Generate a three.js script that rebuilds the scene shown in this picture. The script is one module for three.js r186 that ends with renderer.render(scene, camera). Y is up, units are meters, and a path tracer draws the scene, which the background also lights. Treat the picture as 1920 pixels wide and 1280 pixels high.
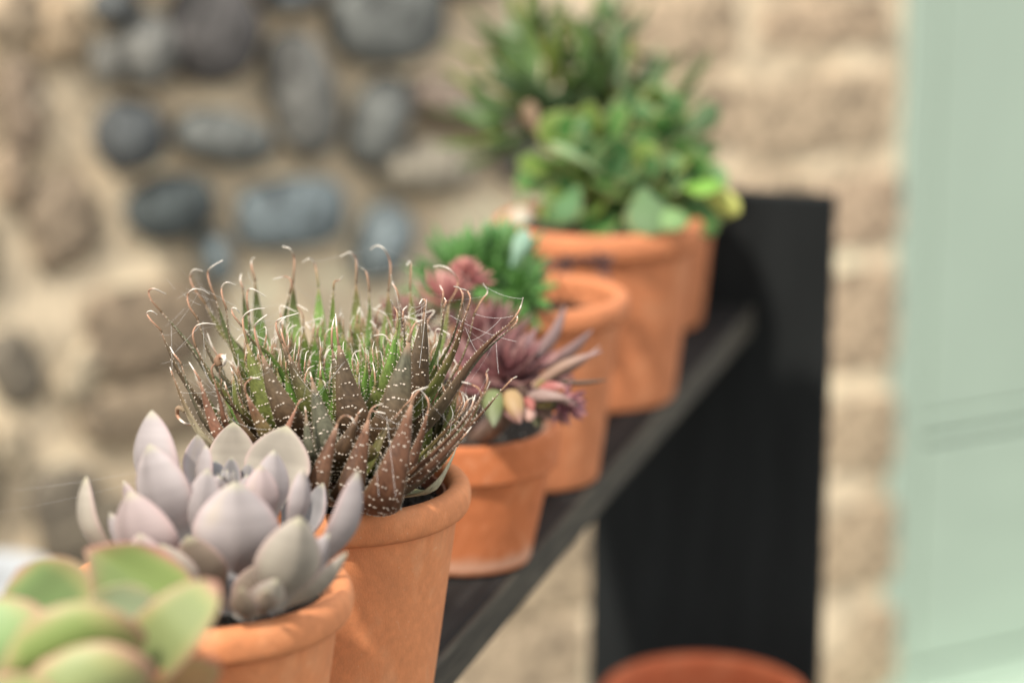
import * as THREE from 'three';
import { mergeVertices } from 'three/addons/utils/BufferGeometryUtils.js';
import { RoundedBoxGeometry } from 'three/addons/geometries/RoundedBoxGeometry.js';

// ---------------------------------------------------------------- camera, sky, sun, exposure
const SHELF_Y = 1.05, CAM_Y = SHELF_Y + 0.457, PITCH = THREE.MathUtils.degToRad(14), F = 4533;
const camera = new THREE.PerspectiveCamera(2 * Math.atan(640 / F) * 180 / Math.PI, 1024 / 682, 0.05, 200);
camera.position.set(0, CAM_Y, 0);
camera.rotation.set(-PITCH, 0, 0);
camera.focus = 1.078;
camera.userData.fStop = 3.9;
camera.updateMatrixWorld(true);

const scene = new THREE.Scene();
const renderer = new THREE.WebGLRenderer({ antialias: true });
renderer.setSize(1024, 682);
renderer.toneMapping = THREE.LinearToneMapping;
renderer.toneMappingExposure = 1.45;
renderer.shadowMap.enabled = true;

const SUN_AZ = THREE.MathUtils.degToRad(35), SUN_EL = THREE.MathUtils.degToRad(50);   // to the left of and behind the photographer
const sunDir = new THREE.Vector3(-Math.sin(SUN_AZ) * Math.cos(SUN_EL), Math.sin(SUN_EL), Math.cos(SUN_AZ) * Math.cos(SUN_EL));
{
  const W = 256, H = 128, data = new Float32Array(W * H * 4);
  const d = new THREE.Vector3();
  for (let y = 0; y < H; y++) for (let x = 0; x < W; x++) {
    const el = ((y + 0.5) / H - 0.5) * Math.PI, az = ((x + 0.5) / W - 0.5) * 2 * Math.PI;
    d.set(Math.cos(el) * Math.cos(az), Math.sin(el), Math.cos(el) * Math.sin(az));
    const t = Math.max(0, d.y), h = Math.pow(1 - t, 2.2);
    let r = 0.72 + 0.36 * h, g = 0.75 + 0.31 * h, b = 0.80 + 0.20 * h;
    const k = Math.max(0, d.dot(sunDir)), halo = 0.7 * Math.pow(k, 10);
    r += halo; g += halo * 0.95; b += halo * 0.85;
    const i = (y * W + x) * 4, dim = d.y < 0 ? 0.5 : 1;
    data[i] = r * dim; data[i + 1] = g * dim; data[i + 2] = b * dim; data[i + 3] = 1;
  }
  const sky = new THREE.DataTexture(data, W, H, THREE.RGBAFormat, THREE.FloatType);
  sky.mapping = THREE.EquirectangularReflectionMapping;
  sky.magFilter = sky.minFilter = THREE.LinearFilter;
  sky.needsUpdate = true;
  scene.background = sky; scene.environment = sky;
}
const sun = new THREE.DirectionalLight(new THREE.Color().setRGB(1, 0.93, 0.83), 2.8);
sun.position.copy(sunDir).multiplyScalar(6).add(new THREE.Vector3(0, SHELF_Y, -1.4));
sun.target.position.set(0, SHELF_Y, -1.4);
sun.castShadow = true;
sun.shadow.mapSize.set(2048, 2048);
Object.assign(sun.shadow.camera, { left: -2.5, right: 2.5, top: 2.5, bottom: -2.5, near: 0.5, far: 14 });
sun.shadow.radius = 6;
scene.add(sun, sun.target);

// ---------------------------------------------------------------- helpers
let seed = 12345;
const rnd = () => { seed = (seed * 1664525 + 1013904223) >>> 0; return seed / 4294967296; };
const rr = (a, b) => a + (b - a) * rnd();
const V = (x, y, z) => new THREE.Vector3(x, y, z);
const lerp = (a, b, t) => a + (b - a) * t, clamp = (x, a = 0, b = 1) => Math.min(b, Math.max(a, x));
const smooth = (a, b, x) => { const t = clamp((x - a) / (b - a)); return t * t * (3 - 2 * t); };
const mix3 = (a, b, t) => [lerp(a[0], b[0], t), lerp(a[1], b[1], t), lerp(a[2], b[2], t)];
const mul3 = (a, k) => [a[0] * k, a[1] * k, a[2] * k];
function hash(x, y, z) { let h = (x * 374761393 + y * 668265263 + z * 2147483647) | 0; h = Math.imul(h ^ (h >>> 13), 1274126177); h ^= h >>> 16; return (h >>> 0) / 4294967296; }
function noise3(x, y, z) {
  const xi = Math.floor(x), yi = Math.floor(y), zi = Math.floor(z), s = (t) => t * t * (3 - 2 * t);
  const u = s(x - xi), v = s(y - yi), w = s(z - zi);
  let r = 0;
  for (let i = 0; i < 8; i++) { const a = i & 1, b = (i >> 1) & 1, c = i >> 2; r += hash(xi + a, yi + b, zi + c) * (a ? u : 1 - u) * (b ? v : 1 - v) * (c ? w : 1 - w); }
  return r * 2 - 1;
}
const fbm = (x, y, z, o = 4) => { let s = 0, a = 0.5; for (let i = 0; i < o; i++) { s += a * noise3(x, y, z); x *= 2.03; y *= 2.03; z *= 2.03; a *= 0.5; } return s; };
// places worked out from the photograph: a point at a depth along the lens axis, or where a sight line meets a level
const right = V(1, 0, 0), up = V(0, Math.cos(PITCH), -Math.sin(PITCH)), back = V(0, Math.sin(PITCH), Math.cos(PITCH));
const camDir = (x, y, z) => V(0, 0, 0).addScaledVector(right, x).addScaledVector(up, y).addScaledVector(back, z);
const at = (px, py, d) => camera.position.clone().add(camDir((px - 960) / F * d, -(py - 640) / F * d, -d));
function onLevel(px, py, y) { const a = at(px, py, 1).sub(camera.position); return camera.position.clone().addScaledVector(a, (y - CAM_Y) / a.y); }
const depthOf = (p) => -p.clone().sub(camera.position).dot(back);

const names = new Map();
function numbered(n) { const k = names.get(n) ?? 0; names.set(n, k + 1); return k ? `${n}_${String(k).padStart(3, '0')}` : n; }
function thing(name, label, category, p = V(0, 0, 0), group) {
  const o = new THREE.Group(); o.name = numbered(name); o.position.copy(p); o.userData = { label, category };
  if (group) o.userData.group = group;
  scene.add(o); return o;
}
// geometry given in world places; a part is shifted so that it stands right under its parent
function part(name, geo, mat, parent, label) {
  const m = new THREE.Mesh(geo, mat); m.name = name; m.castShadow = m.receiveShadow = true;
  if (label) m.userData.label = label;
  parent.add(m); return m;
}
class MB {
  constructor(o = V(0, 0, 0)) { this.o = o; this.p = []; this.c = []; this.uv = []; this.i = []; }
  v(p, c = [1, 1, 1], u = 0, w = 0) { this.p.push(p.x - this.o.x, p.y - this.o.y, p.z - this.o.z); this.c.push(...c); this.uv.push(u, w); return this.p.length / 3 - 1; }
  quad(a, b, c, d) { this.i.push(a, b, c, a, c, d); }
  tube(pts, rad, col, n = 5) {
    const m = pts.length; let prev = null; const h = Math.abs(pts[m - 1].clone().sub(pts[0]).normalize().y) > 0.9 ? V(1, 0, 0.2) : V(0, 1, 0.1);
    let N = h.clone();
    for (let k = 0; k < m; k++) {
      const T = pts[Math.min(k + 1, m - 1)].clone().sub(pts[Math.max(k - 1, 0)]).normalize();
      N.addScaledVector(T, -N.dot(T)); if (N.lengthSq() < 1e-6) N.set(0.3, 0.2, 1).addScaledVector(T, -V(0.3, 0.2, 1).dot(T)); N.normalize();
      const B = T.clone().cross(N), s = k / (m - 1), r = typeof rad === 'function' ? rad(s) : rad, c = typeof col === 'function' ? col(s) : col, row = [];
      for (let j = 0; j < n; j++) { const a = j / n * Math.PI * 2; row.push(this.v(pts[k].clone().addScaledVector(N, r * Math.cos(a)).addScaledVector(B, r * Math.sin(a)), c, j / n, s)); }
      if (prev) for (let j = 0; j < n; j++) this.quad(prev[j], prev[(j + 1) % n], row[(j + 1) % n], row[j]);
      else { for (let j = 1; j < n - 1; j++) this.i.push(row[0], row[j + 1], row[j]); }
      prev = row;
    }
    for (let j = 1; j < n - 1; j++) this.i.push(prev[0], prev[j], prev[j + 1]);
  }
  dome(p, N, S, T, ra, rb, h, col) {   // a little raised wart
    const top = this.v(p.clone().addScaledVector(N, h), col), rings = [];
    for (const [k, q] of [[0.7, 0.75], [1, -0.2]]) { const row = []; for (let j = 0; j < 6; j++) { const a = j / 6 * Math.PI * 2; row.push(this.v(p.clone().addScaledVector(S, ra * k * Math.cos(a)).addScaledVector(T, rb * k * Math.sin(a)).addScaledVector(N, h * q), col)); } rings.push(row); }
    for (let j = 0; j < 6; j++) { const q = (j + 1) % 6; this.i.push(top, rings[0][j], rings[0][q]); this.quad(rings[0][j], rings[1][j], rings[1][q], rings[0][q]); }
  }
  cone(p, dir, len, r, col) { const N = V(0.3, 0.9, 0.2).cross(dir).normalize(), B = dir.clone().cross(N), t = this.v(p.clone().addScaledVector(dir, len), col), b = []; for (let j = 0; j < 4; j++) { const a = j / 4 * Math.PI * 2; b.push(this.v(p.clone().addScaledVector(N, r * Math.cos(a)).addScaledVector(B, r * Math.sin(a)), col)); } for (let j = 0; j < 4; j++) this.i.push(t, b[j], b[(j + 1) % 4]); }
  lathe(prof, n, scale = 0.2, wob = 0) {   // prof: [r, y] outline round the y axis; uv in units of scale metres
    let prev = null, len = 0;
    prof.forEach(([r, y], k) => {
      if (k) len += Math.hypot(r - prof[k - 1][0], y - prof[k - 1][1]);
      const row = [];
      for (let j = 0; j <= n; j++) { const a = j / n * Math.PI * 2, q = r * (1 + wob * noise3(Math.cos(a) * 1.5, y * 25, Math.sin(a) * 1.5)); row.push(this.v(V(q * Math.cos(a), y + this.o.y, q * Math.sin(a)).add(V(this.o.x, 0, this.o.z)), [1, 1, 1], j / n * 2, len / scale)); }
      if (prev) for (let j = 0; j < n; j++) this.quad(prev[j], row[j], row[j + 1], prev[j + 1]);
      prev = row;
    });
  }
  geo() {
    const g = new THREE.BufferGeometry();
    g.setAttribute('position', new THREE.Float32BufferAttribute(this.p, 3)); g.setAttribute('color', new THREE.Float32BufferAttribute(this.c, 3)); g.setAttribute('uv', new THREE.Float32BufferAttribute(this.uv, 2));
    g.setIndex(this.i); g.computeVertexNormals(); return g;
  }
}
// A leaf with body: a centre line, half-width times prof(s), the outer face bulging along `out`, the inner face less so. Returns its frames.
function leafSurface(mb, { pts, out, w, prof, to = 0.4, ti = 0.15, cup = 0, ns = 22, nt = 18, col, twist = 0, rough = 0, flare = 2, keel = 0 }) {
  const curve = new THREE.CatmullRomCurve3(pts, false, 'centripetal'), frames = []; let prev = null;
  const sd = rnd() * 100;
  for (let k = 0; k <= ns; k++) {
    const s = k / ns, C = curve.getPointAt(s), T = curve.getTangentAt(s), N = out.clone().addScaledVector(T, -out.dot(T)).normalize(), S = T.clone().cross(N);
    if (twist) { const a = twist * s; const N2 = N.clone().multiplyScalar(Math.cos(a)).addScaledVector(S, Math.sin(a)); S.copy(T).cross(N2); N.copy(N2); }
    const ws = Math.max(w * prof(s), 0.0002), ht = w * Math.pow(Math.max(prof(s), 0.01), 0.8), row = [];
    frames.push({ s, C, T, N, S, w: ws, ho: to * ht, hi: ti * ht, cup });
    for (let j = 0; j < nt; j++) {
      const a = j / nt * Math.PI * 2, x = Math.cos(a), y = Math.sin(a), outer = y >= 0;
      const h = outer ? to * ht * ((1 - keel) * Math.pow(y, 1.15) + keel * Math.max(0, 1 - 1.15 * Math.abs(x)) * Math.min(1, y * 1.5)) : -ti * ht * Math.pow(-y, 0.8);
      const p = C.clone().addScaledVector(S, ws * x).addScaledVector(N, h - cup * ws * Math.pow(Math.abs(x), flare));
      if (rough) p.addScaledVector(N, rough * noise3(C.x * 160 + sd + x * 2, C.y * 160, C.z * 160));
      row.push(mb.v(p, col(s, x, outer, C, y), x * ws * 40, s));
    }
    if (prev) for (let j = 0; j < nt; j++) mb.quad(prev[j], row[j], row[(j + 1) % nt], prev[(j + 1) % nt]);
    prev = row;
    if (k === 0) for (let j = 1; j < nt - 1; j++) mb.i.push(row[0], row[j + 1], row[j]);
  }
  for (let j = 1; j < nt - 1; j++) mb.i.push(prev[0], prev[j], prev[j + 1]);
  return frames;
}
const onOuter = (f, x, lift = 0) => f.C.clone().addScaledVector(f.S, f.w * x).addScaledVector(f.N, f.ho * Math.pow(Math.sqrt(1 - x * x), 1.15) - f.cup * f.w * x * x + lift);
const onInner = (f, x) => f.C.clone().addScaledVector(f.S, f.w * x).addScaledVector(f.N, -f.hi * Math.pow(Math.sqrt(1 - x * x), 0.8) - f.cup * f.w * x * x);

function dataTex(w, h, fn, srgb) {
  const d = new Uint8Array(w * h * 4);
  for (let y = 0; y < h; y++) for (let x = 0; x < w; x++) { const c = fn(x / w, y / h, x, y), i = (y * w + x) * 4; for (let k = 0; k < 3; k++) d[i + k] = clamp(c[k]) * 255; d[i + 3] = 255; }
  const t = new THREE.DataTexture(d, w, h); t.wrapS = t.wrapT = THREE.RepeatWrapping; t.magFilter = t.minFilter = THREE.LinearFilter;
  if (srgb) t.colorSpace = THREE.SRGBColorSpace; t.needsUpdate = true; return t;
}
const std = (o) => new THREE.MeshStandardMaterial({ roughness: 0.8, ...o });
const rgb = (r, g, b) => new THREE.Color().setRGB(r, g, b);
const vc = (o = {}) => new THREE.MeshPhysicalMaterial({ vertexColors: true, roughness: 0.55, ...o });
const S2 = (r, g, b) => { const c = new THREE.Color().setRGB(r / 255, g / 255, b / 255, THREE.SRGBColorSpace); return [c.r, c.g, c.b]; };

// periodic noise for tiling textures: torus sampling
const tor = (u, v, f, k, o = 4) => { const a = u * Math.PI * 2, b = v * Math.PI * 2; return fbm(Math.cos(a) * f + k, Math.sin(a) * f + Math.cos(b) * f * 0.7, Math.sin(b) * f + k * 2, o); };
function clayTexture(k, base, vary, specks, foot) {
  const W = 768, H = 384, marks = new Float32Array(W * H); let s0 = seed; seed = 777 + k * 31;
  for (let i = 0; i < specks; i++) { const x = rnd() * W | 0, y = rnd() * H | 0, a = rr(0.25, 0.9) * (rnd() < 0.2 ? 1 : 0.5); marks[y * W + x] = a; if (rnd() < 0.15) marks[y * W + (x + 1) % W] = a; if (rnd() < 0.1) marks[((y + 1) % H) * W + x] = a; }
  for (let i = 0; i < specks / 26; i++) { let x = rnd() * W, y = rnd() * H, dx = rr(-1, 1), dy = rr(-1, 1), L = rr(4, 18), a = rr(0.1, 0.4); for (let q = 0; q < L; q++) { marks[(((y | 0) + H) % H) * W + (((x | 0) + W) % W)] = a; x += dx; y += dy; dx += rr(-0.3, 0.3); } }
  seed = s0;
  return dataTex(W, H, (u, v, x, y) => {
    const n = tor(u, v, 2.2, k), m = tor(u, v, 9, k + 5, 3), g = hash(x, y, k) - 0.5;
    let c = mul3(base, 1 + vary * (n * 0.6 + m * 0.4) + g * 0.05);
    c = mix3(c, [0.80, 0.66, 0.54], clamp((n - 0.14) * 0.6, 0, 0.22));
    if (foot) { c = mix3(c, [0.88, 0.76, 0.70], 0.6 * smooth(foot + 0.055 + 0.05 * n, foot, v) * smooth(foot - 0.02, foot, v)); c = mix3(c, [0.86, 0.68, 0.58], clamp(m * 0.9 - 0.12, 0, 0.25) * smooth(foot + 0.3, foot, v)); }
    return mix3(c, [0.92, 0.86, 0.79], marks[y * W + x]);
  }, true);
}
const clayBump = dataTex(512, 256, (u, v, x, y) => { const q = 0.5 + 0.3 * tor(u, v, 6, 3, 4) + 0.25 * (hash(x, y, 9) - 0.5) + 0.05 * Math.sin(v * 90); return [q, q, q]; });
const clay = [clayTexture(1, [0.855, 0.555, 0.365], 0.16, 520), clayTexture(2, [0.79, 0.465, 0.28], 0.15, 90, 0.185), clayTexture(3, [0.785, 0.495, 0.325], 0.18, 200)]
  .map((map) => std({ map, bumpMap: clayBump, bumpScale: 0.0005, roughness: 0.82 }));
const clayRed = std({ map: clayTexture(4, [0.80, 0.42, 0.26], 0.14, 60), bumpMap: clayBump, bumpScale: 0.0005, roughness: 0.8 });

// ---------------------------------------------------------------- ground and stone wall
{
  const g = new THREE.PlaneGeometry(60, 60, 1, 1); g.rotateX(-Math.PI / 2);
  const t = dataTex(256, 256, (u, v, x, y) => { const q = 0.34 + 0.12 * tor(u, v, 5, 2) + 0.1 * (hash(x, y, 1) - 0.5); return [q, q * 0.96, q * 0.88]; }, true); t.repeat.set(60, 60);
  const m = new THREE.Mesh(g, std({ map: t, roughness: 0.95 })); m.name = 'ground'; m.userData.kind = 'structure'; m.receiveShadow = true; scene.add(m);
}
const WDIR = THREE.MathUtils.degToRad(61), WD0 = 3.2 / Math.cos(PITCH);   // the wall runs off to the right
const wu = V(Math.sin(WDIR), 0, -Math.cos(WDIR)), wn = V(-wu.z, 0, wu.x).negate();
if (wn.z < 0) wn.negate();
const wO = V(0, 0, -3.25);
function onWall(px, py, lift = 0) { const a = at(px, py, 1).sub(camera.position), o = wO.clone().addScaledVector(wn, lift); const t = o.clone().sub(camera.position).dot(wn) / a.dot(wn); return camera.position.clone().addScaledVector(a, t); }
const wallUV = (p) => { const q = p.clone().sub(wO); return [q.dot(wu), q.y]; };
const wallAt = (u, y, n) => wO.clone().addScaledVector(wu, u).addScaledVector(wn, n).setY(y);
const wallBasis = new THREE.Matrix4().makeBasis(wu, V(0, 1, 0), wn);

const stoneTex = dataTex(512, 512, (u, v, x, y) => { const q = 0.78 + 0.5 * tor(u, v, 4, 7, 5) + 0.1 * (hash(x, y, 4) - 0.5); return [q, q, q]; }, true);
const stoneBump = dataTex(512, 512, (u, v, x, y) => { const q = 0.5 + 0.5 * tor(u, v, 7, 11, 5) + 0.15 * (hash(x, y, 5) - 0.5); return [q, q, q]; });
const mortarTex = dataTex(1024, 1024, (u, v, x, y) => {
  const n = tor(u, v, 3, 21, 5), m = tor(u, v, 12, 4, 4), q = 1 + 0.35 * n + 0.25 * m + 0.12 * (hash(x, y, 6) - 0.5);
  return mix3([0.885 * q, 0.81 * q, 0.69 * q], [0.80, 0.70, 0.565], clamp(0.5 * tor(u, v, 2, 51, 3) + 0.15));
}, true);
const wall = thing('stone_wall', 'pale mortared wall set with grey cobbles and sandstone blocks behind the shelf', 'wall', wallAt(0, 0, 0));
{
  const [uEnd] = wallUV(onWall(1674, 600)), uStart = -2.6, H = 2.9, nu = 150, nv = 130, b = new MB(V(0, 0, 0)), o = wO.clone().setY(0);
  const inv = (u, y, n) => V(u, y, n);
  for (let j = 0; j <= nv; j++) for (let i = 0; i <= nu; i++) {
    const u = lerp(uStart, uEnd, i / nu), y = H * j / nv;
    b.v(inv(u, y, 0.008 * fbm(u * 7, y * 7, 3, 4) + 0.004 * noise3(u * 40, y * 40, 2)), [1, 1, 1], u, y);
  }
  for (let j = 0; j < nv; j++) for (let i = 0; i < nu; i++) { const a = j * (nu + 1) + i; b.quad(a, a + 1, a + nu + 2, a + nu + 1); }
  wall.quaternion.setFromRotationMatrix(wallBasis);
  part('mortar', b.geo(), std({ map: mortarTex, bumpMap: stoneBump, bumpScale: 0.004, roughness: 0.95 }), wall);
  const core = new THREE.BoxGeometry(uEnd - uStart, H, 0.3); core.translate((uEnd + uStart) / 2, H / 2, -0.19);
  part('masonry_core', core, std({ color: rgb(0.35, 0.3, 0.22), roughness: 0.95 }), wall);
}
// one stone: superellipsoid of half-sizes ru, rv in the wall's plane, sunk into the mortar
function wallStone(name, px, py, rx, ry, { rot = 0, col, pow = 2, depth = 0.05, sink = 0.35, seedK = px + py, bump = 0.12, mat }) {
  const c = onWall(px, py), l = onWall(px - 20, py), t = onWall(px, py - 20), [u, y] = wallUV(c);
  const su = wallUV(c)[0] - wallUV(l)[0], sv = wallUV(t)[1] - wallUV(c)[1], ru = rx * su / 20, rv = ry * sv / 20;
  let g = new THREE.IcosahedronGeometry(1, 6); g.deleteAttribute('normal'); g.deleteAttribute('uv'); g = mergeVertices(g, 1e-4);
  const p = g.attributes.position, uv = [];
  for (let i = 0; i < p.count; i++) {
    let x = p.getX(i), q = p.getY(i), z = p.getZ(i);
    const k = Math.pow(Math.abs(x) ** pow + Math.abs(q) ** pow + Math.abs(z) ** Math.min(pow, 2.6), -1 / pow) * (1 + bump * fbm(x * 1.3 + seedK, q * 1.3, z * 1.3 + seedK * 0.37, 3));
    x *= k * ru; q *= k * rv; z *= k * depth;
    p.setXYZ(i, x * Math.cos(rot) - q * Math.sin(rot), x * Math.sin(rot) + q * Math.cos(rot), z);
    uv.push(x * 3 + seedK, q * 3 + z * 2);
  }
  g.setAttribute('uv', new THREE.Float32BufferAttribute(uv, 2)); g.computeVertexNormals();
  const m = part(name, g, mat ?? std({ color: rgb(...col), map: stoneTex, bumpMap: stoneBump, bumpScale: 0.0025, roughness: 0.8 }), wall);
  m.position.set(u, y, depth * (1 - 2 * sink) * 0.5);
  return m;
}
const G = { dark: S2(84, 89, 90), black: S2(66, 76, 76), green: S2(118, 121, 116), mid: S2(134, 133, 126), blue: S2(122, 135, 138), tan: S2(168, 158, 138), pink: S2(146, 128, 112), purple: S2(96, 92, 90) };
const deg = Math.PI / 180;
for (const [px, py, rx, ry, rot, k, pw = 2.1] of [
  [717, 34, 98, 76, 0, 'green', 2.6], [394, 58, 76, 90, 6, 'purple', 2.4], [262, 92, 52, 68, 0, 'mid'], [236, 252, 58, 62, 12, 'dark', 2.3], [412, 256, 86, 48, -16, 'green', 2.3], [312, 386, 76, 56, 8, 'black', 2.2],
  [536, 398, 92, 60, 0, 'blue', 2.7], [556, 172, 54, 112, 14, 'mid', 2.3], [702, 222, 46, 84, -22, 'green'], [786, 312, 88, 48, -10, 'tan', 2.3], [836, 192, 86, 40, -22, 'pink'], [958, 262, 40, 80, 16, 'purple'],
  [708, 452, 44, 70, -24, 'blue'], [206, 8, 38, 30, 0, 'dark'], [186, 112, 20, 42, 4, 'mid'], [540, -6, 52, 26, 0, 'dark'], [394, 478, 26, 50, 16, 'blue'],
  [470, -90, 70, 46, 0, 'green'], [250, -70, 60, 40, 0, 'dark'], [600, -120, 70, 50, 0, 'mid'], [860, -60, 70, 52, 0, 'purple'],
]) wallStone('pebble', px, py, rx * 1.1, ry * 1.1, { rot: rot * deg, col: mix3(mul3(G[k], 1.3), [0.30, 0.29, 0.27], 0.12), pow: pw, depth: 0.05, sink: 0.3 });
for (const [px, py, rx, ry, rot, c, pw = 2.8] of [
  [36, 200, 44, 96, 4, S2(150, 122, 98)], [66, 186, 14, 16, 0, S2(215, 205, 185)], [24, 30, 60, 46, 20, S2(176, 150, 118)], [110, 60, 44, 60, -10, S2(196, 164, 124)],
  [112, 415, 66, 92, 10, S2(160, 134, 106)], [20, 330, 34, 60, 0, S2(172, 142, 112)], [22, 690, 52, 76, 20, S2(62, 58, 48)], [118, 940, 66, 68, 0, S2(54, 48, 38)], [286, 612, 136, 84, 0, S2(150, 122, 92), 3.4], [290, 768, 150, 60, 0, S2(152, 126, 94), 3.2],
  [190, 990, 120, 60, 8, S2(80, 70, 50)], [80, 1150, 120, 80, 0, S2(120, 100, 76)], [330, 960, 90, 80, 0, S2(118, 96, 68)], [-60, 480, 50, 90, 0, S2(150, 130, 100)], [-90, 160, 60, 110, 0, S2(170, 140, 110)], [-70, 900, 70, 110, 0, S2(90, 80, 60)],
  [14, 840, 34, 40, 0, S2(186, 168, 136)], [146, 700, 34, 60, -30, S2(196, 178, 146)],
]) wallStone('stone', px, py, rx, ry, { rot: rot * deg, col: mix3(mul3(c, 1.25), [0.50, 0.42, 0.31], 0.5), pow: pw, depth: 0.02, sink: 0.3, bump: 0.2 });
for (const [px, py, rx, ry, c] of [
  [1548, 44, 116, 40, S2(196, 156, 116)], [1270, 60, 108, 58, S2(206, 172, 130)], [1524, 214, 138, 66, S2(188, 158, 118)], [1610, 398, 74, 62, S2(194, 152, 116)], [1614, 596, 64, 88, S2(196, 160, 118)], [1612, 816, 66, 66, S2(180, 150, 104)],
  [1610, 1022, 66, 70, S2(178, 148, 102)], [1614, 1220, 64, 72, S2(176, 144, 100)], [1270, 220, 96, 66, S2(200, 166, 126)], [1400, 398, 120, 62, S2(190, 160, 120)], [1380, 596, 150, 86, S2(196, 160, 118)],
  [1010, 1076, 110, 74, S2(186, 160, 112)], [960, 1246, 130, 62, S2(176, 150, 108)], [1230, 1080, 90, 76, S2(190, 160, 118)], [1240, 1250, 120, 62, S2(190, 160, 118)], [1060, 900, 120, 80, S2(190, 160, 118)],
  [1560, -92, 120, 60, S2(200, 165, 125)], [1280, -100, 120, 64, S2(190, 160, 118)], [700, 1000, 150, 110, S2(180, 150, 108)], [1420, 800, 100, 80, S2(180, 150, 108)], [1420, 1020, 100, 80, S2(180, 150, 108)],
]) wallStone('sandstone_block', px, py, rx * 1.07, ry * 1.10, { col: mul3(mix3(c, [0.60, 0.47, 0.33], 0.75), 1.4), pow: 8, depth: 0.007, sink: 0.3, bump: 0.05 });

// mint painted door beside the wall: its frame post, upper panel and stepped boards
{
  const p0 = onWall(1674, 640), [u0] = wallUV(p0), door = thing('mint_door', 'pale mint green painted door with a stepped board across it', 'door', wallAt(u0, 0, 0));
  door.quaternion.setFromRotationMatrix(wallBasis);
  const paint = std({ map: dataTex(256, 256, (u, v, x, y) => { const q = 1 + 0.03 * tor(u, v, 2, 31, 3) + 0.015 * (hash(x, y, 3) - 0.5); return [0.67 * q, 0.738 * q, 0.672 * q]; }, true), roughness: 0.42 });
  const box = (name, ua, ub, ya, yb, na, nb) => { const g = new RoundedBoxGeometry(ub - ua, yb - ya, nb - na, 2, 0.006); g.translate((ua + ub) / 2, (ya + yb) / 2, (na + nb) / 2); part(name, g, paint, door); };
  const yAt = (py, px = 1800) => onWall(px, py).y, uAt = (px) => wallUV(onWall(px, 640))[0] - u0;
  const uf = uAt(1738), ue = uf + 1.1;
  box('frame', 0.002, uf, 0, 2.6, -0.12, 0.003);
  box('panel', uf + 0.003, ue, yAt(788) + 0.010, 2.5, -0.06, 0.0015);
  box('bead', uf + 0.004, ue, yAt(812), yAt(788) + 0.006, -0.06, 0.005);
  box('board', uf + 0.004, ue, yAt(1232), yAt(812) - 0.007, -0.06, 0.002);
  box('board', uf + 0.004, ue, yAt(1232) - 0.4, yAt(1232) - 0.008, -0.06, 0.005);
  box('board', uf + 0.004, ue, 0.02, yAt(1232) - 0.408, -0.06, 0.004);
  box('backing', uf - 0.02, ue - 0.003, 0.03, 2.48, -0.10, -0.065);
}

// ---------------------------------------------------------------- the dark plant stand
const edgeA = onLevel(820, 1244, SHELF_Y), edgeB = onLevel(1400, 590, SHELF_Y);
const row = edgeB.clone().sub(edgeA).normalize(), side = V(-row.z, 0, row.x);   // side: towards the open front, to the right
if (side.x < 0) side.negate();
const endDist = edgeB.clone().sub(edgeA).length() + 0.035;
const standBasis = new THREE.Matrix4().makeBasis(side, V(0, 1, 0), row.clone().negate());
const stand = thing('plant_stand', 'black painted wooden plant stand with a long shelf and tall end board', 'plant stand', edgeA.clone().setY(0));
stand.quaternion.setFromRotationMatrix(standBasis);
const grainTex = dataTex(512, 512, (u, v, x, y) => { const a = 0.5 + 0.5 * tor(u, v * 0.999, 2, 61, 2), q = 0.55 + 0.4 * fbm(u * 60, Math.cos(v * 6.283) * 2, Math.sin(v * 6.283) * 2, 3) + 0.3 * a; return [q, q * 0.985, q * 0.96]; }, true);
const woodTop = new THREE.MeshPhysicalMaterial({ specularIntensity: 0.5, map: grainTex, color: rgb(0.034, 0.033, 0.033), roughness: 0.85 });
const woodEdge = std({ map: grainTex, color: rgb(0.125, 0.112, 0.086), roughness: 0.75 });
const woodDark = new THREE.MeshPhysicalMaterial({ specularIntensity: 0.45, ...({ map: grainTex, color: rgb(0.014, 0.0155, 0.0155), roughness: 0.95 }) });
woodDark.color.setRGB(0.021, 0.0235, 0.0235); woodDark.roughness = 1; woodDark.map = dataTex(256, 256, (u, v, x, y) => { const q = 0.85 + 0.15 * tor(u, v, 3, 71, 4) + 0.03 * (hash(x, y, 2) - 0.5); return [q, q, q]; }, true);
const NEAR = -0.75;   // the shelf starts nearer than the frame shows
{
  const L = endDist - NEAR, W = 0.178, TH = 0.0215;
  const g = new RoundedBoxGeometry(W, TH, L, 3, 0.0022); g.translate(-W / 2 - 0.004, SHELF_Y - TH / 2, -(NEAR + endDist) / 2);
  part('shelf_board', g, woodTop, stand);
  const lip = new RoundedBoxGeometry(0.004, TH + 0.0005, L, 2, 0.0012); lip.translate(-0.0019, SHELF_Y - TH / 2 - 0.0006, -(NEAR + endDist) / 2);
  part('shelf_edge', lip, woodEdge, stand);
}
// end board: its left and right sides and top follow from the photograph at the shelf's far end
const endO = edgeA.clone().addScaledVector(row, endDist);
function onEnd(px, py) { const a = at(px, py, 1).sub(camera.position); const t = endO.clone().sub(camera.position).dot(row) / a.dot(row); return camera.position.clone().addScaledVector(a, t); }
{
  const xl = onEnd(1106, 1000).sub(endO).dot(side), xr = onEnd(1551, 700).sub(endO).dot(side), top = onEnd(1480, 367).y;
  const g = new RoundedBoxGeometry(xr - xl, top - 0.01, 0.022, 3, 0.0025); g.translate((xl + xr) / 2, top / 2 + 0.005, -endDist - 0.011);
  part('end_board', g, woodDark, stand);
  const h = g.clone(); h.translate(0, 0, endDist - NEAR + 0.03); part('end_board', h, woodDark, stand);
}

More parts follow.
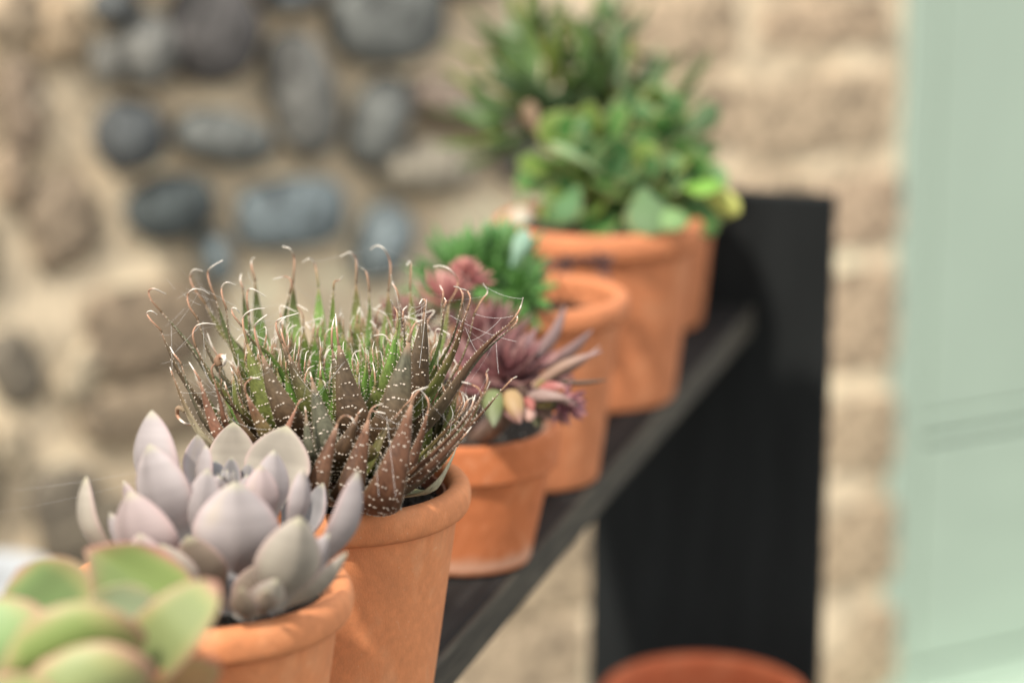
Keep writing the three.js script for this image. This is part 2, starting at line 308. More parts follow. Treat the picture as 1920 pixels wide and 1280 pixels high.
// ---------------------------------------------------------------- terracotta pots
const ROLLED = 0, COLLAR = 1;
function makePot(px, py, { R, h, base, label, style = ROLLED, mat = clay[0], soilDrop = 0.014, floor = SHELF_Y, soilCol = [0.036, 0.029, 0.023], stain }) {
  const p = onLevel(px, py, floor).setY(floor), t = thing('terracotta_pot', label, 'flower pot', p, 'terracotta pots on the dark plant stand');
  const th = 0.005 * R / 0.06, body = new MB(), rim = new MB(), rimH = style === COLLAR ? 0.0235 * R / 0.0536 : 0.0155 * R / 0.06, neck = style === COLLAR ? R - 0.0045 : R - 0.0062 * R / 0.06;
  const yN = h - rimH, prof = [[0.004, 0.001], [base - 0.003, 0.001], [base - 0.0008, 0.0018], [base, 0.004]];
  for (let k = 1; k <= 10; k++) prof.push([lerp(base, neck, k / 10), lerp(0.004, yN + 0.002, k / 10)]);
  prof.push([neck - 0.001, yN + 0.004], [neck - th, yN + 0.006], [lerp(base, neck, 0.6) - th, h * 0.5], [base - th, 0.008], [0.004, 0.008]);
  body.lathe(prof, 72, 0.2, 0.004);
  part('body', body.geo(), mat, t);
  const rp = [];
  if (style === ROLLED) { const a = R - neck + th, cx = neck - th + a / 2, ry = rimH / 2; for (let k = 0; k <= 20; k++) { const q = -Math.PI / 2 - 0.3 + k / 20 * Math.PI * 2; const cs = Math.cos(q), sn = Math.sin(q); rp.push([cx + a / 2 * Math.sign(cs) * Math.pow(Math.abs(cs), 0.8), h - ry + ry * Math.sign(sn) * Math.pow(Math.abs(sn), 0.85)]); } }
  else { const k = 0.002; rp.push([neck - th, yN], [R - 0.0028, yN], [R - 0.0012, yN + 0.0008], [R - 0.0006, yN + 0.003], [R - 0.0002, h - 0.004], [R - 0.0006, h - 0.0014], [R - 0.002, h], [R - th + 0.001, h], [neck - th + 0.0005, h - 0.002], [neck - th, h - 0.005], [neck - th, yN]); }
  rim.lathe(rp, 96, 0.2, 0.003);
  part('rim', rim.geo(), mat, t);
  if (stain) part('lime_stain', stain(base, neck, yN), vc({ roughness: 0.9, transparent: true, opacity: 0.45 }), t);
  // soil: a lumpy sheet with grains
  const soil = new MB(), rs = neck - th - 0.0006, n = 40, ys = h - soilDrop; let prev = null;
  for (let k = 0; k <= 14; k++) { const r = rs * k / 14, rowi = []; for (let j = 0; j < n; j++) { const a = j / n * Math.PI * 2, x = r * Math.cos(a), z = r * Math.sin(a); rowi.push(soil.v(V(x, ys + 0.0025 * fbm(x * 120, z * 120, px, 3) + 0.0015 * noise3(x * 500, z * 500, 1), z), mul3(soilCol, 1 + 0.7 * noise3(x * 700, z * 700, 5)))); } if (prev) for (let j = 0; j < n; j++) soil.quad(prev[j], prev[(j + 1) % n], rowi[(j + 1) % n], rowi[j]); prev = rowi; }
  part('soil', soil.geo(), vc({ roughness: 0.97 }), t);
  const gr = new MB();
  for (let i = 0; i < 420; i++) { const a = rnd() * 6.283, r = rs * Math.sqrt(rnd()) * 0.97, q = rr(0.0004, 0.0013), w = rnd() < 0.055; gr.dome(V(r * Math.cos(a), ys + 0.0012, r * Math.sin(a)), V(rr(-0.4, 0.4), 1, rr(-0.4, 0.4)).normalize(), V(1, 0, 0), V(0, 0, 1), q * rr(0.7, 1.4), q * rr(0.7, 1.3), q * rr(0.8, 1.6), w ? mul3([0.5, 0.47, 0.42], rr(0.6, 1.2)) : mul3(soilCol, rr(0.6, 2.6))); }
  const gm = part('soil_grains', gr.geo(), vc({ roughness: 0.95 }), t); gm.userData.kind = 'stuff';
  return { t, p, rim: p.y + h, soilY: p.y + ys, rs };
}
const H1 = 0.121;
const P1 = makePot(128, 1800, { R: 0.06, h: 0.112, base: 0.0395, label: 'terracotta pot at the near end, under the red-edged paddle leaves', mat: clay[2] });
const P2 = makePot(400, 1596, { R: 0.0612, h: H1, base: 0.0395, label: 'terracotta pot with rolled rim holding the pale lilac rosette', mat: clay[0] });
const P3 = makePot(651, 1349, { R: 0.06, h: H1, base: 0.0395, label: 'speckled terracotta pot with a rolled rim, the one holding the white-dotted spiny aloe', mat: clay[0], soilDrop: 0.013 });
const P4 = makePot(874, 1046, { R: 0.0535, h: 0.0815, base: 0.0375, style: COLLAR, label: 'short orange terracotta pot with broad collar and whitish foot, under the purple succulent', mat: clay[1], soilDrop: 0.004 });
const P5 = makePot(1000, 893, { R: 0.0605, h: H1, base: 0.042, label: 'terracotta pot with bright rolled rim and half-empty soil, holding the dark green rosette', mat: clay[2], soilDrop: 0.018 });
const P6 = makePot(1120, 740, { R: 0.0750, h: 0.130, base: 0.0555, label: 'larger terracotta pot with dark soil, holding the broad-leaved bright green succulent', mat: clay[2], soilDrop: 0.008 });
const P7 = makePot(1190, 602, { R: 0.0700, h: 0.112, base: 0.0545, label: 'farthest terracotta pot on the shelf, against the black end board', mat: clay[2] });
console.log('depths', [P1, P2, P3, P4, P5, P6, P7].map((q) => depthOf(q.p.clone().setY(q.rim)).toFixed(3)).join(' '), 'end', depthOf(endO).toFixed(3));
// the pot on the lower tier in front of the end board
{
  const rimC = at(1322, 1292, depthOf(endO) - 0.12), h = 0.15, floor = rimC.y - h, y0 = floor;
  const local = rimC.clone().sub(stand.position);
  const g = new RoundedBoxGeometry(0.24, 0.02, 0.5, 2, 0.002); g.translate(local.dot(side) + 0.01, y0 - 0.01 - stand.position.y, -endDist + 0.25 + 0.001);
  part('lower_shelf_board', g, woodTop, stand);
  const a = rimC.clone().sub(camera.position), sc = (floor - CAM_Y) / a.y;
  const t = makePot(0, 0, { R: 0.083, h, base: 0.06, floor, label: 'dark red-brown pot low in front of the black end board, only its rim in view', mat: clayRed, soilDrop: 0.03 });
  t.t.position.set(rimC.x, floor, rimC.z);
}
// thin plastic liner inside the aloe's pot
{
  const t = thing('nursery_pot', 'thin brown-red plastic liner pot showing inside the spiny aloe pot', 'plastic pot', P3.p.clone());
  const b = new MB(), y = H1 - 0.0055, r = 0.0475; b.lathe([[r - 0.004, y - 0.05], [r - 0.0002, y - 0.001], [r + 0.0006, y], [r + 0.0014, y - 0.0008], [r + 0.0008, y - 0.0022], [r - 0.003, y - 0.05]], 72);
  part('wall', b.geo(), std({ color: rgb(0.33, 0.115, 0.07), roughness: 0.5 }), t); t.children[0].position.set(-0.0005, 0, 0.0005);
}
// white planter far left behind
{
  const c = at(-26, 1072, 2.35), t = thing('white_planter', 'white planter with rounded rim at the lower left edge, behind the row', 'planter', c.clone().setY(0));
  const b = new MB(), h = c.y + 0.0, R = 0.066; b.lathe([[0.005, 0.002], [R * 0.75, 0.002], [R * 0.78, 0.01], [R * 0.96, h - 0.05], [R, h - 0.045], [R * 1.02, h - 0.02], [R * 1.0, h - 0.008], [R * 0.95, h], [R * 0.86, h], [R * 0.82, h - 0.02], [R * 0.74, h - 0.1], [0.004, h - 0.1]], 60);
  part('body', b.geo(), std({ color: rgb(0.5, 0.52, 0.53), roughness: 0.35 }), t);
  const s = new THREE.CircleGeometry(R * 0.76, 40); s.rotateX(-Math.PI / 2); s.translate(0, h - 0.09, 0); part('soil', s, std({ color: rgb(0.04, 0.033, 0.026) }), t);
}

// ---------------------------------------------------------------- spiny white-dotted aloe (in focus)
const aloeO = P3.p.clone().setY(P3.soilY), aloeAxis = aloeO.clone();
const aloe = thing('spiny_aloe', 'spiny rosette with white-dotted brown and green leaves and curled thread tips', 'succulent plant', aloeO);
const PAL = { brown: [0.082, 0.047, 0.025], dark: [0.058, 0.033, 0.018], red: [0.119, 0.055, 0.031], green: [0.125, 0.235, 0.045], deep: [0.055, 0.14, 0.035], lime: [0.22, 0.33, 0.10], olive: [0.130, 0.146, 0.037], gray: [0.090, 0.087, 0.056], pink: [0.299, 0.142, 0.092], tan: [0.148, 0.097, 0.051], pale: [0.361, 0.325, 0.217], mauve: [0.091, 0.066, 0.039] };
const aloeMat = vc({ roughness: 0.6, specularIntensity: 0.4 });
const CREAM = [0.78, 0.66, 0.54];
const aloeProf = (q) => (s) => s < q ? lerp(0.72, 1, smooth(0, q, s)) : Math.max(0.055, Math.pow(1 - (s - q) / (1 - q), 0.86) * (1 - 0.05 * Math.sin((s - q) / (1 - q) * Math.PI)));
function aloeLeaf({ pts, out, w, pal = 'brown', tipPal, basePal, awn, awnR = 0.00052, spots = 1, inner = 0.5, q = 0.3, teeth = 1, to = 0.42, ti = 0.12, cup = 0.12, label, sizeK = 1, bare = 0 }) {
  const mb = new MB(aloeO), c0 = PAL[pal], c1 = PAL[tipPal ?? pal], cb = PAL[basePal ?? pal], sd = rnd() * 90;
  const col = (s, x, outer, C) => {
    let c = s < 0.5 ? mix3(cb, c0, smooth(0.05, 0.5, s)) : mix3(c0, c1, smooth(0.5, 0.95, s));
    if (!outer) c = mix3(c, PAL.green, 0.25);
    const n = fbm(C.x * 90 + x * 2 + sd, C.y * 90, C.z * 90, 3), g = hash(Math.round((x + 2) * 90), Math.round(s * 900), Math.round(sd)) - 0.5;
    c = mul3(c, 1 + 0.5 * n + 0.5 * g);
    c = mix3(c, mul3(PAL.tan, 0.9), 0.55 * smooth(0.86, 1, Math.abs(x)));
    return mix3(c, [0.5, 0.3, 0.2], 0.6 * smooth(0.9, 1, s));
  };
  w *= w > 0.0055 ? 1.62 : w > 0.0042 ? 1.48 : 1.32; to *= 0.74;
  const fr = leafSurface(mb, { pts, out, w, prof: aloeProf(q), to, ti, cup, ns: 80, nt: 30, col, rough: 0.00022 });
  const L = new THREE.CatmullRomCurve3(pts, false, 'centripetal').getLength();
  const fAt = (s) => { const k = Math.min(fr.length - 1, Math.round(s * (fr.length - 1))); return fr[k]; };
  // white warts in broken rows across the outer face, fewer inside
  for (const [face, dens] of [[1, spots], [-1, inner]]) {
    if (!dens) continue;
    const step = 0.0058 / L;
    for (let s = 0.12 + rnd() * step; s < 0.95; s += step * rr(0.85, 1.15)) {
      const f = fAt(s), pitch = 0.00135, nX = Math.floor(1.7 * f.w / pitch); let skew = rr(-0.4, 0.4);
      for (let k = 0; k < nX; k++) {
        if (rnd() > 0.78 * dens) continue;
        const x = nX < 2 ? rr(-0.5, 0.5) : lerp(-0.86, 0.86, (k + rr(0.2, 0.8)) / nX), f2 = fAt(clamp(s + (0.35 * (1 - x * x) + skew * x + rr(-0.12, 0.12)) * step * 0.8, 0.02, 0.97));
        const y = Math.sqrt(1 - x * x), N = f2.N.clone().multiplyScalar(face * (0.35 + y)).addScaledVector(f2.S, x * 0.7).normalize();
        const p = face > 0 ? onOuter(f2, x, 0.00005) : onInner(f2, x), r = lerp(0.00028, 0.00072, rnd() * rnd() * 0.5 + rnd() * 0.5) * sizeK;
        mb.dome(p, N, f2.S, f2.T, r * rr(0.9, 1.6), r * rr(0.75, 1.0), r * 0.75, mix3(mul3(CREAM, rr(0.6, 1.0)), c0, rr(0, 0.15)));
      }
    }
  }
  // pale teeth along both margins
  if (teeth) for (const e of [-1, 1]) for (let s = 0.1; s < 0.985; s += rr(0.0014, 0.0027) / L) {
    const f = fAt(s), p = f.C.clone().addScaledVector(f.S, f.w * e * 0.97).addScaledVector(f.N, -f.cup * f.w * 0.95);
    mb.cone(p, f.S.clone().multiplyScalar(e).addScaledVector(f.T, rr(0.1, 0.8)).addScaledVector(f.N, rr(-0.5, 0.3)).normalize(), rr(0.0007, 0.0016) * sizeK, 0.00026, mul3(CREAM, rr(0.5, 0.9)));
  }
  // thread-like tip
  if (awn && awn.length) {
    const tip = pts[pts.length - 1], cv = new THREE.CatmullRomCurve3([tip.clone().lerp(pts[pts.length - 2], 0.06), tip, ...awn], false, 'centripetal');
    const a0 = mix3(c1, PAL.tan, 0.6), stop = rr(0.35, 0.6);
    mb.tube(cv.getSpacedPoints(26), (s) => lerp(Math.max(w * 0.055, awnR * 1.2), awnR * 0.42, Math.pow(s, 0.7)), (s) => s < stop ? mix3(a0, [0.48, 0.26, 0.17], s / stop) : mix3([0.5, 0.3, 0.2], [0.82, 0.74, 0.64], smooth(stop, stop + 0.18, s)), 6);
    if (teeth) for (let s = 0; s < stop; s += 0.05) { const p = cv.getPointAt(s), d = V(rr(-1, 1), rr(-1, 1), rr(-1, 1)).normalize(); mb.cone(p.addScaledVector(d, 0.0003), d, 0.0006, 0.0002, CREAM); }
  }
  part('leaf', mb.geo(), aloeMat, aloe, label);
}
// leaves read off the photograph: base, tip (pixel x, y, depth), half-width in pixels, thread points, bow
const stem = aloeO.clone().add(V(0, 0.004, 0));
function heroLeaf(b, t, hw, awn, o = {}) {
  const B = at(...b), T = at(...t), d = (b[2] + t[2]) / 2, M = o.mid ? at(...o.mid) : B.clone().lerp(T, 0.5);
  const rad = M.clone().sub(stem).setY(0); if (rad.lengthSq() < 1e-6) rad.set(0, 0, 1);
  let out = rad.normalize().add(V(0, -0.35, 0)); if (o.out) out = camDir(...o.out); out.normalize();
  if (!o.mid) M.addScaledVector(out, (o.bow ?? 0.06) * B.distanceTo(T));
  const S0 = stem.clone().lerp(B, 0.45); S0.y = Math.min(S0.y, B.y - 0.004); if (o.noStem) S0.copy(B).lerp(M, -0.3);
  let aw = (awn ?? []).map(([x, y, dd], i) => at(x, y, dd ?? t[2] + 0.004 * Math.sin(i * 2.1)));
  aloeLeaf({ ...o, pts: [S0, B, M, T], out, w: hw * d / F, awn: aw });
}
const HL = [
  // left flank, long thin
  [[392, 770, 1.095], [300, 618, 1.09], 20, [[284, 602], [275, 588], [284, 583], [294, 590]], { pal: 'mauve', basePal: 'gray', sizeK: 1 }],
  [[405, 715, 1.115], [300, 582, 1.115], 19, [[283, 562], [278, 547], [288, 541], [300, 546], [310, 551]], { pal: 'gray', tipPal: 'mauve', mid: [346, 636, 1.115] }],
  [[432, 722, 1.105], [369, 596, 1.105], 20, [[355, 575], [351, 556], [362, 542], [378, 543], [392, 551]], { pal: 'gray', tipPal: 'mauve' }],
  [[424, 742, 1.085], [366, 648, 1.085], 20, [[361, 628], [366, 613], [384, 606], [404, 608]], { pal: 'olive', tipPal: 'mauve' }],
  [[452, 665, 1.15], [383, 567, 1.15], 18, [[362, 538], [356, 520], [364, 505], [380, 508]], { pal: 'tan', basePal: 'lime', tipPal: 'tan', spots: 0.5 }],
  [[455, 680, 1.14], [404, 560, 1.14], 18, [[394, 535], [389, 512], [398, 499], [417, 488]], { pal: 'olive', tipPal: 'mauve', spots: 0.6 }],
  [[456, 700, 1.11], [424, 578, 1.11], 18, [[417, 558], [415, 541], [425, 529], [441, 534]], { pal: 'olive', tipPal: 'mauve' }],
  [[474, 650, 1.15], [455, 540, 1.15], 17, [[450, 526], [452, 513]], { pal: 'green', tipPal: 'mauve', spots: 0.6 }],
  [[494, 650, 1.165], [478, 523, 1.165], 20, [[472, 503], [471, 488], [477, 482]], { pal: 'lime', tipPal: 'mauve', spots: 0.5 }],
  [[480, 670, 1.12], [466, 588, 1.12], 17, [[463, 566], [464, 546], [474, 542], [497, 555]], { pal: 'green', tipPal: 'mauve' }],
  [[510, 670, 1.10], [452, 610, 1.10], 18, [[438, 592], [434, 580], [442, 578], [449, 586]], { pal: 'green', tipPal: 'mauve' }],
  // rear rank
  [[555, 640, 1.165], [549, 528, 1.165], 20, [[551, 505], [551, 483], [543, 466], [529, 462]], { pal: 'lime', tipPal: 'mauve', spots: 0.5, inner: 0.25 }],
  [[530, 640, 1.15], [543, 548, 1.15], 12, [[546, 530], [538, 519], [512, 523]], { pal: 'green', tipPal: 'mauve', spots: 0.5 }],
  [[600, 640, 1.175], [597, 534, 1.175], 20, [[593, 510], [590, 494], [579, 485], [566, 492]], { pal: 'lime', spots: 0.4, inner: 0.25 }],
  [[622, 640, 1.145], [625, 540, 1.145], 12, [[627, 528], [636, 525], [643, 517]], { pal: 'green', tipPal: 'olive' }],
  [[668, 640, 1.175], [667, 528, 1.175], 20, [[668, 505], [667, 485], [656, 473], [638, 481]], { pal: 'lime', tipPal: 'tan', spots: 0.4, inner: 0.25 }],
  [[690, 640, 1.155], [692, 544, 1.155], 11, [[689, 520], [685, 508], [676, 501]], { pal: 'green', tipPal: 'mauve' }],
  [[724, 640, 1.17], [728, 544, 1.17], 20, [[732, 515], [730, 487], [717, 464], [704, 461], [694, 468]], { pal: 'lime', tipPal: 'tan', spots: 0.4, inner: 0.3 }],
  [[742, 650, 1.13], [748, 566, 1.13], 12, [[744, 545], [735, 530], [733, 515]], { pal: 'green', tipPal: 'mauve' }],
  [[770, 650, 1.16], [769, 540, 1.16], 20, [[770, 510], [769, 490], [762, 498]], { pal: 'lime', tipPal: 'tan', spots: 0.5 }],
  [[815, 670, 1.15], [842, 568, 1.15], 20, [[855, 545], [858, 525], [842, 504], [826, 498], [812, 500]], { pal: 'lime', tipPal: 'tan', spots: 0.5 }],
  [[810, 690, 1.125], [829, 566, 1.125], 11, [[831, 550], [825, 535]], { pal: 'green', tipPal: 'tan' }],
  [[802, 700, 1.09], [833, 574, 1.09], 12, [[836, 566], [833, 558]], { pal: 'green', tipPal: 'mauve' }],
  // right flank
  [[818, 690, 1.10], [866, 570, 1.10], 13, [[868, 555], [862, 541], [851, 537]], { pal: 'olive', tipPal: 'mauve' }],
  [[800, 745, 1.075], [878, 576, 1.08], 19, [[882, 560], [876, 546], [864, 541]], { pal: 'olive', tipPal: 'red', basePal: 'brown' }],
  [[843, 712, 1.115], [889, 590, 1.115], 8, [[903, 563], [914, 548], [906, 531]], { pal: 'tan', tipPal: 'tan', spots: 0.1, inner: 0 }],
  [[812, 782, 1.065], [960, 602, 1.075], 19, [[970, 588], [977, 573], [981, 558]], { pal: 'mauve', basePal: 'brown', tipPal: 'red', mid: [893, 668, 1.07], spots: 0.35, out: [0.55, -0.6, 0.5] }],
  [[830, 760, 1.10], [962, 612, 1.10], 16, [[970, 600], [968, 588]], { pal: 'gray', mid: [900, 668, 1.10], spots: 0.4 }],
  [[772, 884, 1.05], [944, 728, 1.055], 12, [[955, 716], [960, 711], [969, 706]], { pal: 'brown', basePal: 'dark', tipPal: 'red', mid: [868, 812, 1.05] }],
  [[782, 896, 1.035], [911, 727, 1.04], 13, [[914, 712], [912, 700], [916, 692]], { pal: 'red', basePal: 'dark', mid: [868, 808, 1.035] }],
  [[770, 888, 1.04], [903, 742, 1.04], 10, [[897, 728], [886, 722], [876, 718], [866, 716]], { pal: 'red', basePal: 'dark', mid: [854, 808, 1.04] }],
  [[768, 884, 1.05], [883, 766, 1.05], 12, [[887, 754], [891, 740]], { pal: 'olive', tipPal: 'red', mid: [838, 822, 1.05] }],
  [[775, 868, 1.06], [870, 770, 1.06], 12, [[873, 757], [879, 749], [889, 745]], { pal: 'olive', tipPal: 'red', basePal: 'olive', mid: [832, 812, 1.06] }],
  [[738, 932, 1.04], [866, 822, 1.05], 17, [[884, 800]], { pal: 'dark', mid: [806, 888, 1.045], spots: 0.7 }],
  [[748, 900, 1.05], [846, 842, 1.07], 14, [[860, 830]], { pal: 'dark', mid: [800, 884, 1.06], spots: 0.6 }],
  // middle and front
  [[662, 792, 1.062], [634, 642, 1.062], 33, [[631, 615], [629, 588]], { pal: 'brown', tipPal: 'mauve', basePal: 'brown' }],
  [[640, 760, 1.075], [622, 650, 1.075], 18, [[622, 620], [626, 598], [630, 594]], { pal: 'olive', tipPal: 'mauve' }],
  [[732, 806, 1.06], [768, 636, 1.06], 37, [[771, 622], [778, 607], [792, 600]], { pal: 'brown', tipPal: 'gray', out: [-0.1, -0.3, 1] }],
  [[768, 780, 1.085], [797, 578, 1.085], 28, [[799, 566], [793, 561], [786, 570]], { pal: 'brown', tipPal: 'mauve', out: [0.3, -0.2, 1] }],
  [[705, 770, 1.085], [745, 612, 1.085], 24, [[744, 585], [738, 574], [732, 562]], { pal: 'olive', tipPal: 'green' }],
  [[752, 700, 1.10], [756, 600, 1.10], 14, [[756, 582], [763, 574]], { pal: 'green', tipPal: 'mauve' }],
  [[540, 785, 1.05], [489, 662, 1.05], 34, [[481, 640], [477, 615], [484, 602], [500, 590]], { pal: 'brown', tipPal: 'mauve', basePal: 'brown', out: [-0.35, -0.3, 1] }],
  [[505, 780, 1.07], [462, 640, 1.07], 29, [[456, 615], [455, 597], [466, 584], [480, 579], [496, 578]], { pal: 'olive', basePal: 'olive', tipPal: 'olive', out: [-0.4, -0.2, 1] }],
  [[570, 730, 1.075], [527, 640, 1.075], 21, [[518, 615], [518, 604], [528, 596], [545, 591], [559, 587]], { pal: 'olive', tipPal: 'mauve' }],
  [[578, 760, 1.07], [540, 660, 1.07], 25, [[531, 636], [526, 615], [526, 602], [535, 595]], { pal: 'olive', tipPal: 'mauve', basePal: 'olive' }],
  [[500, 815, 1.045], [460, 735, 1.045], 25, [[459, 722], [466, 713], [477, 708], [488, 711]], { pal: 'olive', basePal: 'dark', tipPal: 'red', out: [-0.3, -0.4, 1] }],
  [[470, 820, 1.06], [424, 728, 1.06], 15, [[420, 715]], { pal: 'tan', tipPal: 'brown', spots: 0.05, inner: 0 }],
  [[452, 780, 1.075], [436, 700, 1.075], 20, [[432, 688]], { pal: 'dark', tipPal: 'olive', spots: 0.3 }],
  [[413, 818, 1.05], [374, 712, 1.055], 23, [[364, 695], [354, 679]], { pal: 'pink', out: [-0.5, -0.4, 1], basePal: 'pink', tipPal: 'red' }],
  [[424, 796, 1.055], [399, 706, 1.055], 10, [[396, 692], [404, 680], [416, 672], [424, 664]], { pal: 'red', tipPal: 'red', out: [0.3, -0.3, 1] }],
  [[390, 830, 1.075], [322, 700, 1.075], 15, [[318, 688]], { pal: 'pale', basePal: 'pink', tipPal: 'tan', spots: 0.5, out: [-0.6, -0.3, 0.7] }],
  [[400, 812, 1.08], [338, 680, 1.08], 17, [[326, 664], [318, 650]], { pal: 'mauve', basePal: 'pink', tipPal: 'gray', spots: 0.9 }],
  [[532, 822, 1.045], [558, 758, 1.045], 17, [[563, 750], [571, 749]], { pal: 'red', tipPal: 'pink', out: [-0.3, -0.3, 1] }],
  [[616, 842, 1.045], [584, 710, 1.045], 32, [[581, 697]], { pal: 'gray', tipPal: 'gray', basePal: 'gray', out: [-0.05, -0.25, 1], sizeK: 1.15 }],
  [[580, 850, 1.035], [573, 772, 1.035], 22, [[571, 762]], { pal: 'gray', out: [-0.2, -0.25, 1] }],
  [[640, 850, 1.04], [672, 775, 1.04], 30, [[680, 766]], { pal: 'dark', tipPal: 'brown' }],
  [[592, 920, 1.02], [634, 790, 1.022], 29, [[643, 780], [653, 780], [661, 786], [666, 795]], { pal: 'brown', tipPal: 'red', basePal: 'brown', out: [-0.15, -0.35, 1], bow: 0.1 }],
  [[654, 925, 1.026], [692, 782, 1.03], 34, [[695, 770], [702, 762], [717, 757]], { pal: 'dark', tipPal: 'red', basePal: 'dark', out: [0, -0.35, 1], bow: 0.1 }],
  [[690, 850, 1.045], [688, 790, 1.04], 24, [[695, 772], [706, 772], [722, 775]], { pal: 'olive', tipPal: 'red', mid: [672, 822, 1.045] }],
  [[715, 938, 1.026], [773, 752, 1.03], 37, [[778, 741], [785, 733], [792, 729], [802, 725]], { pal: 'red', tipPal: 'red', basePal: 'dark', out: [0.12, -0.35, 1], bow: 0.08, mid: [744, 862, 1.018] }],
  [[760, 890, 1.045], [804, 764, 1.045], 20, [[803, 752], [796, 740], [787, 730]], { pal: 'red', tipPal: 'red', basePal: 'dark' }],
  [[690, 870, 1.05], [756, 764, 1.05], 20, [[770, 748], [775, 736], [790, 728]], { pal: 'olive', tipPal: 'brown', mid: [722, 806, 1.05], out: [-0.6, 0.5, 0.7] }],
];
for (const [b, t, hw, awn, o] of HL) heroLeaf(b, t, hw, awn, o);
heroLeaf([812, 915, 1.05], [856, 838, 1.065], 16, [], { pal: 'pale', tipPal: 'pale', basePal: 'tan', spots: 0, inner: 0, teeth: 0, label: 'withered whitish leaf hanging over the pot rim' });
heroLeaf([418, 742, 1.05], [411, 684, 1.05], 4, [[406, 676], [412, 668], [421, 672], [419, 683], [410, 686]], { pal: 'tan', tipPal: 'dark', spots: 0, inner: 0, teeth: 0, awnR: 0.0014, label: 'dried dark curl at a leaf end' });
heroLeaf([372, 812, 1.10], [346, 770, 1.10], 5, [[334, 764], [332, 778], [344, 792], [356, 796]], { pal: 'pale', spots: 0, inner: 0, teeth: 0, awnR: 0.0011 });
